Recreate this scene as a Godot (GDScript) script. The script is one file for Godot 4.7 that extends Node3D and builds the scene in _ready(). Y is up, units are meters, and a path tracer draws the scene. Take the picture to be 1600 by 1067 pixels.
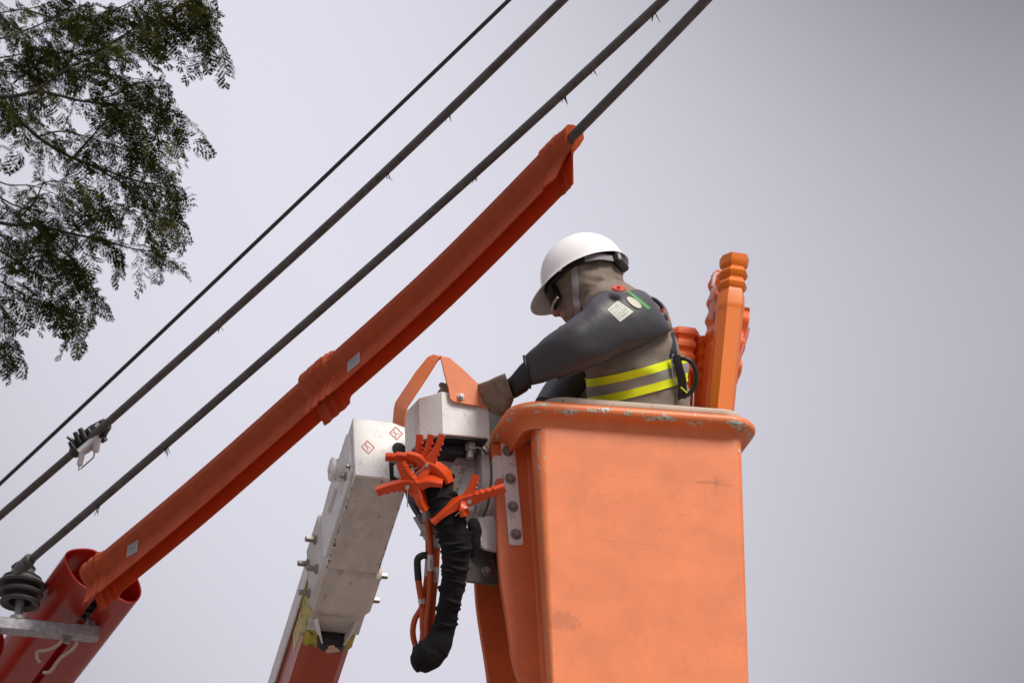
extends Node3D
# A lineman in an orange lift bucket beside covered power cables, under an overcast sky.

const PITCH := 25.0
const EYE := Vector3(0, 1.6, 0)
const FOCAL := 8100.0        # focal length in pixels of the 1600 x 1067 photograph
const DIST := 15.0           # metres to the bucket's front face

var cam_xf := Transform3D(Basis(Vector3.RIGHT, deg_to_rad(PITCH)), EYE)
var M := {}
var names := {}
var rng := RandomNumberGenerator.new()

# ---------------------------------------------------------------- placing
func P(px, py, d = DIST) -> Vector3:                 # the point d metres away that the photograph shows at px, py
	return cam_xf * Vector3((px - 800.0) / FOCAL * d, (533.5 - py) / FOCAL * d, -d)

func on_plane(px, py, o: Vector3, n: Vector3) -> Vector3:
	var dir := P(px, py, 1.0) - EYE
	return EYE + dir * (n.dot(o - EYE) / n.dot(dir))

func numbered(called: String) -> String:
	names[called] = names.get(called, 0) + 1
	return called if names[called] == 1 else "%s_%03d" % [called, names[called] - 1]

func thing(called, label, category, base: Vector3, group = "") -> Node3D:
	var o := Node3D.new()
	o.name = numbered(called)
	add_child(o)
	o.position = base
	o.set_meta("label", label)
	o.set_meta("category", category)
	if group:
		o.set_meta("group", group)
	return o

func place(o: Node3D, parent: Node):                 # meshes are in world coordinates: cancel the parent's shift
	parent.add_child(o, true)
	var p = parent
	var off := Vector3.ZERO
	while p != self:
		off += p.position
		p = p.get_parent()
	o.position = -off

# ---------------------------------------------------------------- mesh builder
class MB:
	var v := PackedVector3Array()
	var uv := PackedVector2Array()

	func tri(a, b, c, ua = Vector2.ZERO, ub = Vector2.ZERO, uc = Vector2.ZERO):
		v.append(a); v.append(b); v.append(c)
		uv.append(ua); uv.append(ub); uv.append(uc)

	func quad(a, b, c, d, ua = Vector2.ZERO, ub = Vector2.ZERO, uc = Vector2.ZERO, ud = Vector2.ZERO):
		tri(a, b, c, ua, ub, uc)
		tri(a, c, d, ua, uc, ud)

	func loft(rings: Array, closed := true, cap := true, us = 1.0, vs = 1.0):
		var n: int = rings[0].size()
		var m := n if closed else n - 1
		for k in rings.size() - 1:
			var r0 = rings[k]
			var r1 = rings[k + 1]
			for i in m:
				var j := (i + 1) % n
				var u0 = us * i / float(m)
				var u1 = us * (i + 1) / float(m)
				var v0 = vs * k / float(rings.size() - 1)
				var v1 = vs * (k + 1) / float(rings.size() - 1)
				quad(r0[i], r0[j], r1[j], r1[i], Vector2(u0, v0), Vector2(u1, v0), Vector2(u1, v1), Vector2(u0, v1))
		if cap and closed:
			fan(rings[0], true)
			fan(rings[-1], false)

	func fan(ring, back := false):
		var c := Vector3.ZERO
		for p in ring:
			c += p
		c /= ring.size()
		for i in ring.size():
			var j: int = (i + 1) % ring.size()
			if back:
				tri(c, ring[j], ring[i])
			else:
				tri(c, ring[i], ring[j])

	static func frames(path: Array, hint := Vector3.UP) -> Array:
		var out := []
		var side := Vector3.ZERO
		for i in path.size():
			var t: Vector3 = (path[mini(i + 1, path.size() - 1)] - path[maxi(i - 1, 0)]).normalized()
			if i == 0:
				side = t.cross(hint)
				if side.length() < 1e-3:
					side = t.cross(Vector3.RIGHT)
			side = (side - t * side.dot(t)).normalized()
			out.append([t, side, side.cross(t)])
		return out

	func tube(path: Array, rad, seg := 10, cap := true, us = 1.0, vs = 1.0):
		var f := frames(path)
		var rings := []
		for i in path.size():
			var r: float = rad[i] if rad is Array else rad
			var ring := []
			for k in seg:
				var a := TAU * k / seg
				ring.append(path[i] + (f[i][1] * cos(a) + f[i][2] * sin(a)) * r)
			rings.append(ring)
		loft(rings, true, cap, us, vs)

	func lathe(o: Vector3, axis: Vector3, profile: Array, seg := 24, cap := false):
		axis = axis.normalized()
		var a := axis.cross(Vector3(0.3, 0.2, 0.9)).normalized()
		var b := axis.cross(a)
		var rings := []
		for p in profile:
			var ring := []
			for k in seg:
				var t := TAU * k / seg
				ring.append(o + axis * p[1] + (a * cos(t) + b * sin(t)) * p[0])
			rings.append(ring)
		loft(rings, true, cap)

	func cyl(a: Vector3, b: Vector3, r: float, seg := 14, bevel := 0.0):
		var l := a.distance_to(b)
		if bevel > 0:
			lathe(a, b - a, [[0.0001, 0.0], [r - bevel, 0.0], [r, bevel], [r, l - bevel], [r - bevel, l], [0.0001, l]], seg)
		else:
			lathe(a, b - a, [[0.0001, 0.0], [r, 0.0], [r, l], [0.0001, l]], seg)

	func bar(path: Array, w, t, hint: Vector3, bevel := 0.002):       # a rectangular section, w across hint's side, t along hint
		var rings := []
		for i in path.size():
			var d: Vector3 = (path[mini(i + 1, path.size() - 1)] - path[maxi(i - 1, 0)]).normalized()
			var s := d.cross(hint).normalized()
			var h := s.cross(d).normalized()
			var ww: float = (w[i] if w is Array else w) / 2.0
			var tt: float = (t[i] if t is Array else t) / 2.0
			var b := minf(bevel, minf(ww, tt) * 0.6)
			var ring := []
			for c in [[1, 1, 0], [1, 1, 1], [-1, 1, 1], [-1, 1, 0], [-1, -1, 0], [-1, -1, 1], [1, -1, 1], [1, -1, 0]]:
				var x: float = c[0] * (ww - (b if c[2] else 0.0))
				var y: float = c[1] * (tt - (0.0 if c[2] else b))
				ring.append(path[i] + s * x + h * y)
			rings.append(ring)
		loft(rings)

	func box(xf: Transform3D, size: Vector3, bevel := 0.004):
		var rings := []
		var h := size / 2
		for k in [[-h.z, bevel], [-h.z + bevel, 0.0], [h.z - bevel, 0.0], [h.z, bevel]]:
			var x: float = h.x - k[1]
			var y: float = h.y - k[1]
			var c := bevel
			var ring := []
			for p in [[x, y - c], [x - c, y], [-x + c, y], [-x, y - c], [-x, -y + c], [-x + c, -y], [x - c, -y], [x, -y + c]]:
				ring.append(xf * Vector3(p[0], p[1], k[0]))
			rings.append(ring)
		loft(rings)

	func prism(poly: Array, dir: Vector3, bevel := 0.0):              # a flat polygon given thickness along dir
		var n := Vector3.ZERO
		for i in poly.size():
			n += poly[i].cross(poly[(i + 1) % poly.size()])
		var ax: Vector3 = (poly[1] - poly[0]).normalized()
		var nn := n.normalized()
		var ay := nn.cross(ax)
		var flat := PackedVector2Array()
		for p in poly:
			flat.append(Vector2((p - poly[0]).dot(ax), (p - poly[0]).dot(ay)))
		var inner := []
		for i in poly.size():
			var d0: Vector2 = (flat[i] - flat[i - 1]).normalized()
			var d1: Vector2 = (flat[(i + 1) % poly.size()] - flat[i]).normalized()
			var m := (Vector2(-d0.y, d0.x) + Vector2(-d1.y, d1.x)).normalized()
			inner.append(poly[i] + (ax * m.x + ay * m.y) * bevel)
		var dn := dir.normalized()
		var loops := []
		if bevel > 0:
			loops = [inner, poly.map(func(q): return q + dn * bevel), poly.map(func(q): return q + dir - dn * bevel), inner.map(func(q): return q + dir)]
		else:
			loops = [poly, poly.map(func(q): return q + dir)]
		loft(loops, true, false)
		var t := Geometry2D.triangulate_polygon(flat)
		for i in range(0, t.size(), 3):
			tri(loops[0][t[i]], loops[0][t[i + 1]], loops[0][t[i + 2]], flat[t[i]], flat[t[i + 1]], flat[t[i + 2]])
			tri(loops[-1][t[i]], loops[-1][t[i + 2]], loops[-1][t[i + 1]], flat[t[i]], flat[t[i + 2]], flat[t[i + 1]])

	func hit(o: Vector3, d: Vector3):                                 # nearest crossing of a ray: [point, normal] or null
		var best := 1e9
		var found = null
		for i in range(0, v.size(), 3):
			var q = Geometry3D.ray_intersects_triangle(o, d, v[i], v[i + 1], v[i + 2])
			if q != null:
				var l: float = (q - o).length()
				if l < best:
					best = l
					var n := (v[i + 1] - v[i]).cross(v[i + 2] - v[i]).normalized()
					found = [q, n if n.dot(d) < 0 else -n]
		return found

	func mesh(angle := 35.0) -> ArrayMesh:
		var n := v.size() / 3
		var fn := PackedVector3Array()
		fn.resize(n)
		var mid := Vector3.ZERO
		for p in v:
			mid += p
		mid /= maxf(1, v.size())
		var vol := 0.0
		for i in n:
			fn[i] = (v[i * 3 + 2] - v[i * 3]).cross(v[i * 3 + 1] - v[i * 3])
			vol += fn[i].dot(v[i * 3] - mid)
		if vol < 0:
			for i in n:
				fn[i] = -fn[i]
				var s := v[i * 3 + 1]; v[i * 3 + 1] = v[i * 3 + 2]; v[i * 3 + 2] = s
				var u := uv[i * 3 + 1]; uv[i * 3 + 1] = uv[i * 3 + 2]; uv[i * 3 + 2] = u
		var near := {}
		var keys := []
		keys.resize(v.size())
		for i in v.size():
			var k := Vector3i((v[i] * 10000.0).round())
			keys[i] = k
			if near.has(k):
				near[k].append(i / 3)
			else:
				near[k] = [i / 3]
		var c := cos(deg_to_rad(angle))
		var unit := PackedVector3Array()
		unit.resize(n)
		for i in n:
			unit[i] = fn[i].normalized()
		var nm := PackedVector3Array()
		nm.resize(v.size())
		for i in v.size():
			var s := Vector3.ZERO
			var me := unit[i / 3]
			for t in near[keys[i]]:
				if unit[t].dot(me) > c:
					s += fn[t]
			nm[i] = s.normalized() if s.length() > 1e-14 else me
		var arr := []
		arr.resize(Mesh.ARRAY_MAX)
		arr[Mesh.ARRAY_VERTEX] = v
		arr[Mesh.ARRAY_NORMAL] = nm
		arr[Mesh.ARRAY_TEX_UV] = uv
		var am := ArrayMesh.new()
		am.add_surface_from_arrays(Mesh.PRIMITIVE_TRIANGLES, arr)
		return am

func put(called, mb: MB, mat, parent: Node = self, angle := 35.0) -> MeshInstance3D:
	var o := MeshInstance3D.new()
	o.name = numbered(called) if parent == self else called
	o.mesh = mb.mesh(angle)
	o.mesh.surface_set_material(0, mat)
	place(o, parent)
	return o

func spline(pts: Array, n: int) -> Array:
	var out := []
	for i in pts.size() - 1:
		var a = pts[maxi(i - 1, 0)]
		var d = pts[mini(i + 2, pts.size() - 1)]
		for k in n:
			out.append(pts[i].cubic_interpolate(pts[i + 1], a, d, k / float(n)))
	out.append(pts[-1])
	return out

func pxs(list: Array, d = DIST) -> Array:            # [[px, py, depth?], ...] to points
	return list.map(func(q): return P(q[0], q[1], q[2] if q.size() > 2 else d))

func bolt(parent: Node, at: Vector3, axis: Vector3, r: float, h: float, mat, called = "bolt"):
	var b := MB.new()
	axis = axis.normalized()
	b.cyl(at - axis * 0.001, at + axis * h * 0.25, r * 1.5, 18, r * 0.12)
	var bolt_part := put(called, b, mat, parent)
	var s := MB.new()
	s.lathe(at + axis * h * 0.25, axis, [[r, -0.0005], [r, h * 0.6], [r * 0.85, h * 0.75], [0.0001, h * 0.75]], 6)
	put("head", s, mat, bolt_part, 20)

# ---------------------------------------------------------------- bodies from joined capsules
class Field:
	var caps := []       # [a, b, ra, rb]
	var blobs := []      # [inverse transform, centre, least radius]
	var k := 0.03

	func cap(a, b, ra, rb):
		caps.append([a, b, ra, rb])

	func blob(xf: Transform3D):
		var s := Vector3(xf.basis.x.length(), xf.basis.y.length(), xf.basis.z.length())
		blobs.append([xf.affine_inverse(), xf.origin, minf(s.x, minf(s.y, s.z)), maxf(s.x, maxf(s.y, s.z))])

	func at(p: Vector3) -> float:
		var d := 1e3
		for c in caps:
			var ab: Vector3 = c[1] - c[0]
			var t := clampf((p - c[0]).dot(ab) / ab.length_squared(), 0.0, 1.0)
			var e: float = p.distance_to(c[0] + ab * t) - lerpf(c[2], c[3], t)
			var h := maxf(k - absf(d - e), 0.0) / k
			d = minf(d, e) - h * h * k * 0.25
		for b in blobs:
			var e: float
			var far: float = p.distance_to(b[1])
			if far > b[3] + 0.15:
				e = far - b[3]
			else:
				e = ((b[0] * p).length() - 1.0) * b[2]
			var h := maxf(k - absf(d - e), 0.0) / k
			d = minf(d, e) - h * h * k * 0.25
		return d

	func build(mb: MB, lo: Vector3, hi: Vector3, cell: float):        # surface nets
		var n := Vector3i(((hi - lo) / cell).ceil()) + Vector3i.ONE
		var val := {}
		var step := 6
		for bx in range(0, n.x, step):
			for by in range(0, n.y, step):
				for bz in range(0, n.z, step):
					var mid := lo + (Vector3(bx, by, bz) + Vector3.ONE * step * 0.5) * cell
					if absf(at(mid)) > cell * (step * 0.5 + 1.0) * 1.8 + 0.012:
						continue
					for x in range(bx - 1, bx + step + 1):
						for y in range(by - 1, by + step + 1):
							for z in range(bz - 1, bz + step + 1):
								var q := Vector3i(x, y, z)
								if not val.has(q):
									val[q] = at(lo + Vector3(q) * cell)
		var verts := {}
		var corners := [Vector3i(0, 0, 0), Vector3i(1, 0, 0), Vector3i(0, 1, 0), Vector3i(1, 1, 0), Vector3i(0, 0, 1), Vector3i(1, 0, 1), Vector3i(0, 1, 1), Vector3i(1, 1, 1)]
		var edges := [[0, 1], [2, 3], [4, 5], [6, 7], [0, 2], [1, 3], [4, 6], [5, 7], [0, 4], [1, 5], [2, 6], [3, 7]]
		for q in val:
			var d := []
			var ok := true
			for c in corners:
				if not val.has(q + c):
					ok = false
					break
				d.append(val[q + c])
			if not ok:
				continue
			var s := Vector3.ZERO
			var cnt := 0
			for e in edges:
				var a: float = d[e[0]]
				var b: float = d[e[1]]
				if (a < 0) != (b < 0):
					s += Vector3(corners[e[0]]).lerp(Vector3(corners[e[1]]), a / (a - b))
					cnt += 1
			if cnt:
				verts[q] = lo + (Vector3(q) + s / cnt) * cell
		var dirs := [Vector3i(1, 0, 0), Vector3i(0, 1, 0), Vector3i(0, 0, 1)]
		for q in val:
			for a in 3:
				var o: Vector3i = q + dirs[a]
				if not val.has(o) or (val[q] < 0) == (val[o] < 0):
					continue
				var u: Vector3i = dirs[(a + 1) % 3]
				var w: Vector3i = dirs[(a + 2) % 3]
				var c := [q, q - u, q - u - w, q - w]
				if c.all(func(x): return verts.has(x)):
					if val[q] < 0:
						mb.quad(verts[c[3]], verts[c[2]], verts[c[1]], verts[c[0]])
					else:
						mb.quad(verts[c[0]], verts[c[1]], verts[c[2]], verts[c[3]])

	func surface_from(o: Vector3, dir: Vector3) -> Vector3:           # the outermost crossing along dir
		var t := 0.0
		for i in 60:
			var d := at(o + dir * t)
			if d > -0.0006:
				break
			t += maxf(-d, 0.0006)
		return o + dir * t

# ---------------------------------------------------------------- materials
func lin(r, g, b) -> Color:
	return Color(r, g, b).linear_to_srgb()

func mat(called, c: Color, rough := 0.6, metal := 0.0) -> StandardMaterial3D:
	var m := StandardMaterial3D.new()
	m.resource_name = called
	m.albedo_color = c
	m.roughness = rough
	m.metallic = metal
	m.cull_mode = BaseMaterial3D.CULL_DISABLED
	M[called] = m
	return m

func noise_img(s: int, freq: float, w: int, h: int, oct := 4) -> Image:
	var n := FastNoiseLite.new()
	n.seed = s
	n.frequency = freq
	n.fractal_octaves = oct
	return n.get_seamless_image(w, h)

func tex(im: Image) -> ImageTexture:
	return ImageTexture.create_from_image(im)

func bump(m: StandardMaterial3D, s: int, freq: float, cm: float, scale: float, oct := 4):
	m.heightmap_enabled = true
	m.heightmap_texture = tex(noise_img(s, freq, 256, 256, oct))
	m.heightmap_scale = cm
	m.uv1_triplanar = true
	m.uv1_world_triplanar = true
	m.uv1_scale = Vector3.ONE * scale

func mix_px(im: Image, x: int, y: int, c: Color, a: float):
	x = posmod(x, im.get_width())
	y = posmod(y, im.get_height())
	im.set_pixel(x, y, im.get_pixel(x, y).lerp(c, clampf(a, 0, 1)))

func scratch(im: Image, x: float, y: float, ang: float, l: float, c: Color, a: float, bend := 0.0, wide := 0):
	for i in int(l):
		for k in wide + 1:
			mix_px(im, int(x), int(y) + k, c, a * (0.4 + 0.6 * rng.randf()))
		x += cos(ang)
		y += sin(ang)
		ang += bend

# a worn painted surface: mottled base, specks where a fine noise passes a threshold, stains where a coarse one does, scratches
func worn(w: int, h: int, base: Color, o: Dictionary) -> Image:
	var im := Image.create(w, h, false, Image.FORMAT_RGBA8)
	var s: int = o.get("seed", 1)
	var n1 := noise_img(s, o.get("coarse", 0.008), w, h, 4)
	var n2 := noise_img(s + 11, o.get("fine", 0.09), w, h, 3)
	var n3 := noise_img(s + 23, o.get("stain_freq", 0.014), w, h, 5)
	var mot: float = o.get("mottle", 0.1)
	var sp: Color = o.get("speck", base)
	var st: Color = o.get("stain", base)
	var spt: float = o.get("speck_at", 2.0)
	var stt: float = o.get("stain_at", 2.0)
	var sta: float = o.get("stain_a", 0.5)
	for y in h:
		for x in w:
			var a := n1.get_pixel(x, y).r
			var b := n2.get_pixel(x, y).r
			var k := 1.0 + mot * (a - 0.5) * 2.0 + mot * 0.5 * (b - 0.5)
			var c := Color(base.r * k, base.g * k, base.b * k)
			var d := n3.get_pixel(x, y).r
			if d > stt:
				c = c.lerp(st, sta * clampf((d - stt) * 9.0, 0, 1) * (0.5 + b * 0.7))
			if b * 0.75 + a * 0.25 > spt:
				c = c.lerp(sp, clampf((b * 0.75 + a * 0.25 - spt) * 25.0, 0, 1))
			c.a = 1.0
			im.set_pixel(x, y, c)
	for i in o.get("scratches", 0):
		var dark = rng.randf() < o.get("dark_share", 0.6)
		scratch(im, rng.randf() * w, rng.randf() * h, rng.randf_range(-PI, PI), rng.randf_range(6, o.get("scratch_len", 60)), o.get("scratch_dark", Color(0.25, 0.2, 0.18)) if dark else o.get("scratch_light", Color(0.95, 0.8, 0.7)), rng.randf_range(0.1, 0.5), rng.randf_range(-0.01, 0.01))
	return im

func textured(m: StandardMaterial3D, im: Image, tri := 0.0):
	m.albedo_color = Color.WHITE
	m.albedo_texture = tex(im)
	if tri > 0:
		m.uv1_triplanar = true
		m.uv1_world_triplanar = true
		m.uv1_scale = Vector3.ONE * tri

func bucket_texture() -> Image:
	var w := 768
	var h := 1280
	var base := lin(0.75, 0.205, 0.068)
	var im := worn(w, h, base, {"seed": 5, "coarse": 0.004, "fine": 0.12, "mottle": 0.045, "scratches": 420, "scratch_len": 70, "dark_share": 0.7, "scratch_dark": Color(0.5, 0.27, 0.17), "scratch_light": Color(0.97, 0.68, 0.52), "stain": Color(0.62, 0.34, 0.22), "stain_at": 0.6, "stain_a": 0.08, "stain_freq": 0.006})
	var grime := Color(0.42, 0.24, 0.17)
	# outline left by a decal that has come off
	for e in [[0.21, 0.155, 0.0, 0.6], [0.21, 0.155, PI / 2, 0.2], [0.79, 0.155, PI / 2, 0.12], [0.22, 0.345, 0.02, 0.55]]:
		for k in 3:
			scratch(im, e[0] * w, e[1] * h + k, e[2], e[3] * w * 0.9, grime, 0.13, 0.0)
	for i in 60:                                       # scuffs over that place
		scratch(im, rng.randf_range(0.25, 0.75) * w, rng.randf_range(0.19, 0.33) * h, rng.randf_range(-0.5, 0.7), rng.randf_range(10, 70), grime, rng.randf_range(0.15, 0.45), rng.randf_range(-0.01, 0.01))
	for i in 26:                                       # dark rub mark near the top right
		scratch(im, rng.randf_range(0.72, 0.86) * w, rng.randf_range(0.150, 0.162) * h, rng.randf_range(-0.08, 0.08), rng.randf_range(20, 90), Color(0.2, 0.11, 0.09), rng.randf_range(0.1, 0.4))
	for i in 12:
		scratch(im, rng.randf_range(0.84, 0.86) * w, rng.randf_range(0.125, 0.15) * h, PI / 2 + rng.randf_range(-0.1, 0.1), rng.randf_range(10, 40), Color(0.16, 0.08, 0.07), rng.randf_range(0.2, 0.5))
	for i in 40:                                       # rubbed patch further down and scattered nicks
		scratch(im, rng.randf_range(0.3, 0.9) * w, rng.randf_range(0.5, 0.72) * h, rng.randf_range(-1.6, 1.6), rng.randf_range(8, 46), grime, rng.randf_range(0.15, 0.5))
	for i in 30:
		scratch(im, rng.randf_range(0.86, 0.99) * w, rng.randf_range(0.3, 0.95) * h, rng.randf_range(1.1, 2.0), rng.randf_range(6, 40), grime, rng.randf_range(0.15, 0.5))
	var nn := FastNoiseLite.new()
	nn.seed = 77
	nn.frequency = 0.03
	for y in range(int(0.54 * h), int(0.64 * h)):      # brown stain by the left edge
		for x in range(0, int(0.16 * w)):
			var d := Vector2((x / float(w) - 0.07) / 0.085, (y / float(h) - 0.59) / 0.032).length() + nn.get_noise_2d(x, y) * 0.9
			if d < 1.0:
				mix_px(im, x, y, Color(0.52, 0.3, 0.22), 0.2 * minf(1, (1 - d) * 3))
	var chip := Color(0.72, 0.75, 0.72)
	nn.frequency = 0.055
	for y in h:                                        # paint chipped to the primer along both upright edges
		for x in [range(0, 46), range(w - 46, w)][0] + range(w - 46, w):
			var e := absf(x - (14 if x < w / 2 else w - 10)) / 30.0
			var q := nn.get_noise_2d(x * 1.0, y * 0.7) - e * 0.5 - (0.16 if y > 0.16 * h else -0.04) - (0.14 if x < w / 2 else 0.0)
			if q > 0.16:
				mix_px(im, x, y, chip, (q - 0.16) * 14)
	for i in 160:                                      # long faint rubs
		scratch(im, rng.randf() * w, rng.randf() * h, rng.randf_range(-0.3, 0.3) + (PI / 2 if rng.randf() < 0.3 else 0.0), rng.randf_range(30, 170), [grime, Color(0.97, 0.7, 0.55)][rng.randi() % 2], rng.randf_range(0.04, 0.16), rng.randf_range(-0.004, 0.004))
	for i in 110:
		var x := rng.randi_range(0, w)
		var y := rng.randi_range(0, h)
		for k in rng.randi_range(2, 9):
			mix_px(im, x + rng.randi_range(0, 3), y + rng.randi_range(0, 3), [chip, grime, grime][rng.randi() % 3], 0.55)
	return im

func lip_texture() -> Image:                          # u round the rim, v across it
	var w := 2048
	var h := 96
	var im := worn(w, h, lin(0.76, 0.20, 0.065), {"seed": 9, "coarse": 0.01, "mottle": 0.05, "scratches": 160, "scratch_len": 40, "scratch_dark": Color(0.4, 0.22, 0.15)})
	var nn := FastNoiseLite.new()
	nn.seed = 4
	nn.frequency = 0.022
	var n2 := FastNoiseLite.new()
	n2.seed = 8
	n2.frequency = 0.11
	for y in h:
		for x in w:
			var edge := absf(y / float(h) - 0.52) / 0.17
			var q := nn.get_noise_2d(x * 0.8, y * 1.6) + 0.35 * n2.get_noise_2d(x, y) - edge * edge * 0.3
			if q > 0.13:
				mix_px(im, x, y, Color(0.74, 0.77, 0.74) if n2.get_noise_2d(x + 900, y) > -0.2 else Color(0.56, 0.42, 0.34), (q - 0.13) * 16)
	return im

func boom_under_texture() -> Image:                   # chipped dirty white steel: chips crowd the long edges
	var w := 384
	var h := 768
	var im := worn(w, h, lin(0.62, 0.585, 0.555), {"seed": 31, "coarse": 0.006, "mottle": 0.07, "fine": 0.16, "speck": Color(0.45, 0.36, 0.3), "speck_at": 0.77, "stain": Color(0.55, 0.42, 0.33), "stain_at": 0.73, "stain_a": 0.4, "scratches": 220, "scratch_len": 60, "scratch_dark": Color(0.4, 0.32, 0.28), "scratch_light": Color(0.95, 0.93, 0.9)})
	var nn := FastNoiseLite.new()
	nn.seed = 12
	nn.frequency = 0.035
	for y in h:
		for x in w:
			var e := minf(x, (w - 1 - x) * 1.3) / 16.0
			var t := y / 26.0
			var q := nn.get_noise_2d(x, y * 0.6) - minf(e, t) * 0.35
			if q > -0.02:
				mix_px(im, x, y, Color(0.16, 0.12, 0.11), (q + 0.02) * 9)
	return im

func label_texture(lines: int, dark: Color, paper: Color, s: int) -> Image:
	var im := Image.create(64, 48, false, Image.FORMAT_RGBA8)
	im.fill(paper)
	var r := RandomNumberGenerator.new()
	r.seed = s
	for l in lines:
		var y := 5 + l * 40 / lines
		var x := 5
		while x < 56:
			var k := r.randi_range(2, 7)
			im.fill_rect(Rect2i(x, y, k, maxi(2, 22 / lines)), paper.lerp(dark, r.randf_range(0.5, 1.0)))
			x += k + r.randi_range(1, 3)
	return im

func make_materials():
	var m: StandardMaterial3D
	m = mat("bucket_paint", Color.WHITE, 0.42)
	textured(m, bucket_texture())
	m = mat("lip_paint", Color.WHITE, 0.45)
	textured(m, lip_texture())
	m = mat("orange_paint", Color.WHITE, 0.36)
	textured(m, worn(512, 512, lin(0.66, 0.15, 0.045), {"seed": 41, "mottle": 0.05, "coarse": 0.006, "scratches": 70, "scratch_len": 60, "scratch_dark": Color(0.4, 0.2, 0.13), "scratch_light": Color(0.95, 0.62, 0.45), "speck": Color(0.8, 0.75, 0.7), "speck_at": 0.80}), 1.6)
	m = mat("bracket_paint", Color.WHITE, 0.45)
	textured(m, worn(512, 512, lin(0.72, 0.20, 0.075), {"seed": 42, "mottle": 0.06, "coarse": 0.008, "scratches": 60, "scratch_len": 110, "scratch_dark": Color(0.35, 0.2, 0.15), "scratch_light": Color(0.95, 0.75, 0.6), "speck": Color(0.35, 0.25, 0.2), "speck_at": 0.78}), 3.0)
	m = mat("boom_fibreglass", Color.WHITE, 0.33)
	textured(m, worn(512, 512, lin(0.36, 0.045, 0.011), {"seed": 43, "mottle": 0.06, "coarse": 0.008, "scratches": 50, "scratch_dark": Color(0.3, 0.12, 0.08), "scratch_light": Color(0.8, 0.5, 0.4), "speck": Color(0.75, 0.7, 0.6), "speck_at": 0.82}), 1.8)
	m = mat("white_steel", Color.WHITE, 0.5)
	textured(m, worn(512, 512, lin(0.78, 0.765, 0.755), {"seed": 51, "mottle": 0.035, "coarse": 0.007, "fine": 0.2, "speck": Color(0.42, 0.38, 0.36), "speck_at": 0.70, "stain": Color(0.66, 0.58, 0.52), "stain_at": 0.7, "stain_a": 0.45, "scratches": 60, "scratch_len": 45, "scratch_dark": Color(0.42, 0.36, 0.33), "scratch_light": Color(0.97, 0.97, 0.97)}), 2.6)
	m = mat("boom_underside", Color.WHITE, 0.55)
	textured(m, boom_under_texture())
	m = mat("grey_plate", Color.WHITE, 0.5)
	textured(m, worn(256, 256, lin(0.10, 0.082, 0.080), {"seed": 55, "mottle": 0.12, "scratches": 30, "stain": Color(0.3, 0.2, 0.15), "stain_at": 0.62}), 4.0)
	m = mat("galvanised", Color.WHITE, 0.5, 0.55)
	textured(m, worn(256, 256, lin(0.36, 0.36, 0.385), {"seed": 57, "mottle": 0.18, "coarse": 0.03, "scratches": 20}), 5.0)
	mat("bolt_steel", lin(0.30, 0.28, 0.26), 0.42, 0.7)
	mat("bright_steel", lin(0.62, 0.61, 0.6), 0.25, 0.95)
	mat("aluminium", lin(0.55, 0.55, 0.56), 0.45, 0.5)
	m = mat("cable_sheath", Color.WHITE, 0.5)
	textured(m, worn(512, 512, lin(0.088, 0.080, 0.077), {"seed": 61, "mottle": 0.22, "coarse": 0.01, "fine": 0.14, "speck": Color(0.42, 0.4, 0.38), "speck_at": 0.76, "stain": Color(0.16, 0.13, 0.12), "stain_at": 0.6, "scratches": 60}), 2.2)
	mat("thin_cable", lin(0.03, 0.024, 0.027), 0.55)
	m = mat("cover_plastic", Color.WHITE, 0.38)
	textured(m, worn(512, 512, lin(0.60, 0.10, 0.020), {"seed": 63, "mottle": 0.07, "coarse": 0.012, "fine": 0.2, "scratches": 70, "scratch_len": 34, "dark_share": 0.2, "scratch_light": Color(0.93, 0.55, 0.42), "scratch_dark": Color(0.5, 0.2, 0.1), "stain": Color(0.9, 0.52, 0.38), "stain_at": 0.7, "stain_a": 0.22}), 2.4)
	m.backlight_enabled = true
	m.backlight = lin(0.80, 0.006, 0.002)
	m = mat("tube_plastic", lin(0.36, 0.020, 0.008), 0.22)
	m.backlight_enabled = true
	m.backlight = lin(0.28, 0.012, 0.006)
	m = mat("stowed_plastic", lin(0.74, 0.165, 0.006), 0.42)
	m.backlight_enabled = true
	m.backlight = lin(0.12, 0.03, 0.004)
	bump(m, 64, 0.06, 0.006, 12.0)
	m = mat("stowed_plastic_red", lin(0.80, 0.13, 0.02), 0.42)
	m.backlight_enabled = true
	m.backlight = lin(0.16, 0.02, 0.004)
	m = mat("clamp_plastic", lin(0.64, 0.062, 0.005), 0.34)
	bump(m, 65, 0.06, 0.006, 10.0)
	m = mat("sleeve_cloth", lin(0.015, 0.014, 0.016), 0.95)
	m.metallic_specular = 0.25
	m.rim_enabled = true
	m.rim = 0.25
	bump(m, 66, 0.16, 0.12, 14.0)
	m = mat("rubber_sleeve", lin(0.046, 0.046, 0.053), 0.48)
	bump(m, 67, 0.02, 0.05, 4.0)
	mat("black_rubber", lin(0.012, 0.012, 0.014), 0.45)
	mat("black_plastic", lin(0.012, 0.012, 0.013), 0.38)
	mat("hole_black", lin(0.006, 0.006, 0.007), 0.8)
	m = mat("hose_orange", lin(0.46, 0.075, 0.016), 0.36)
	mat("hose_print", lin(0.6, 0.58, 0.55), 0.6)
	m = mat("khaki", Color.WHITE, 0.92)
	textured(m, worn(256, 256, lin(0.235, 0.195, 0.16), {"seed": 71, "mottle": 0.07, "fine": 0.3, "coarse": 0.02}), 5.0)
	m.metallic_specular = 0.2
	m.heightmap_enabled = true
	m.heightmap_texture = tex(noise_img(72, 0.02, 256, 256, 3))
	m.heightmap_scale = 0.22
	m = mat("glove_leather", Color.WHITE, 0.8)
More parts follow.
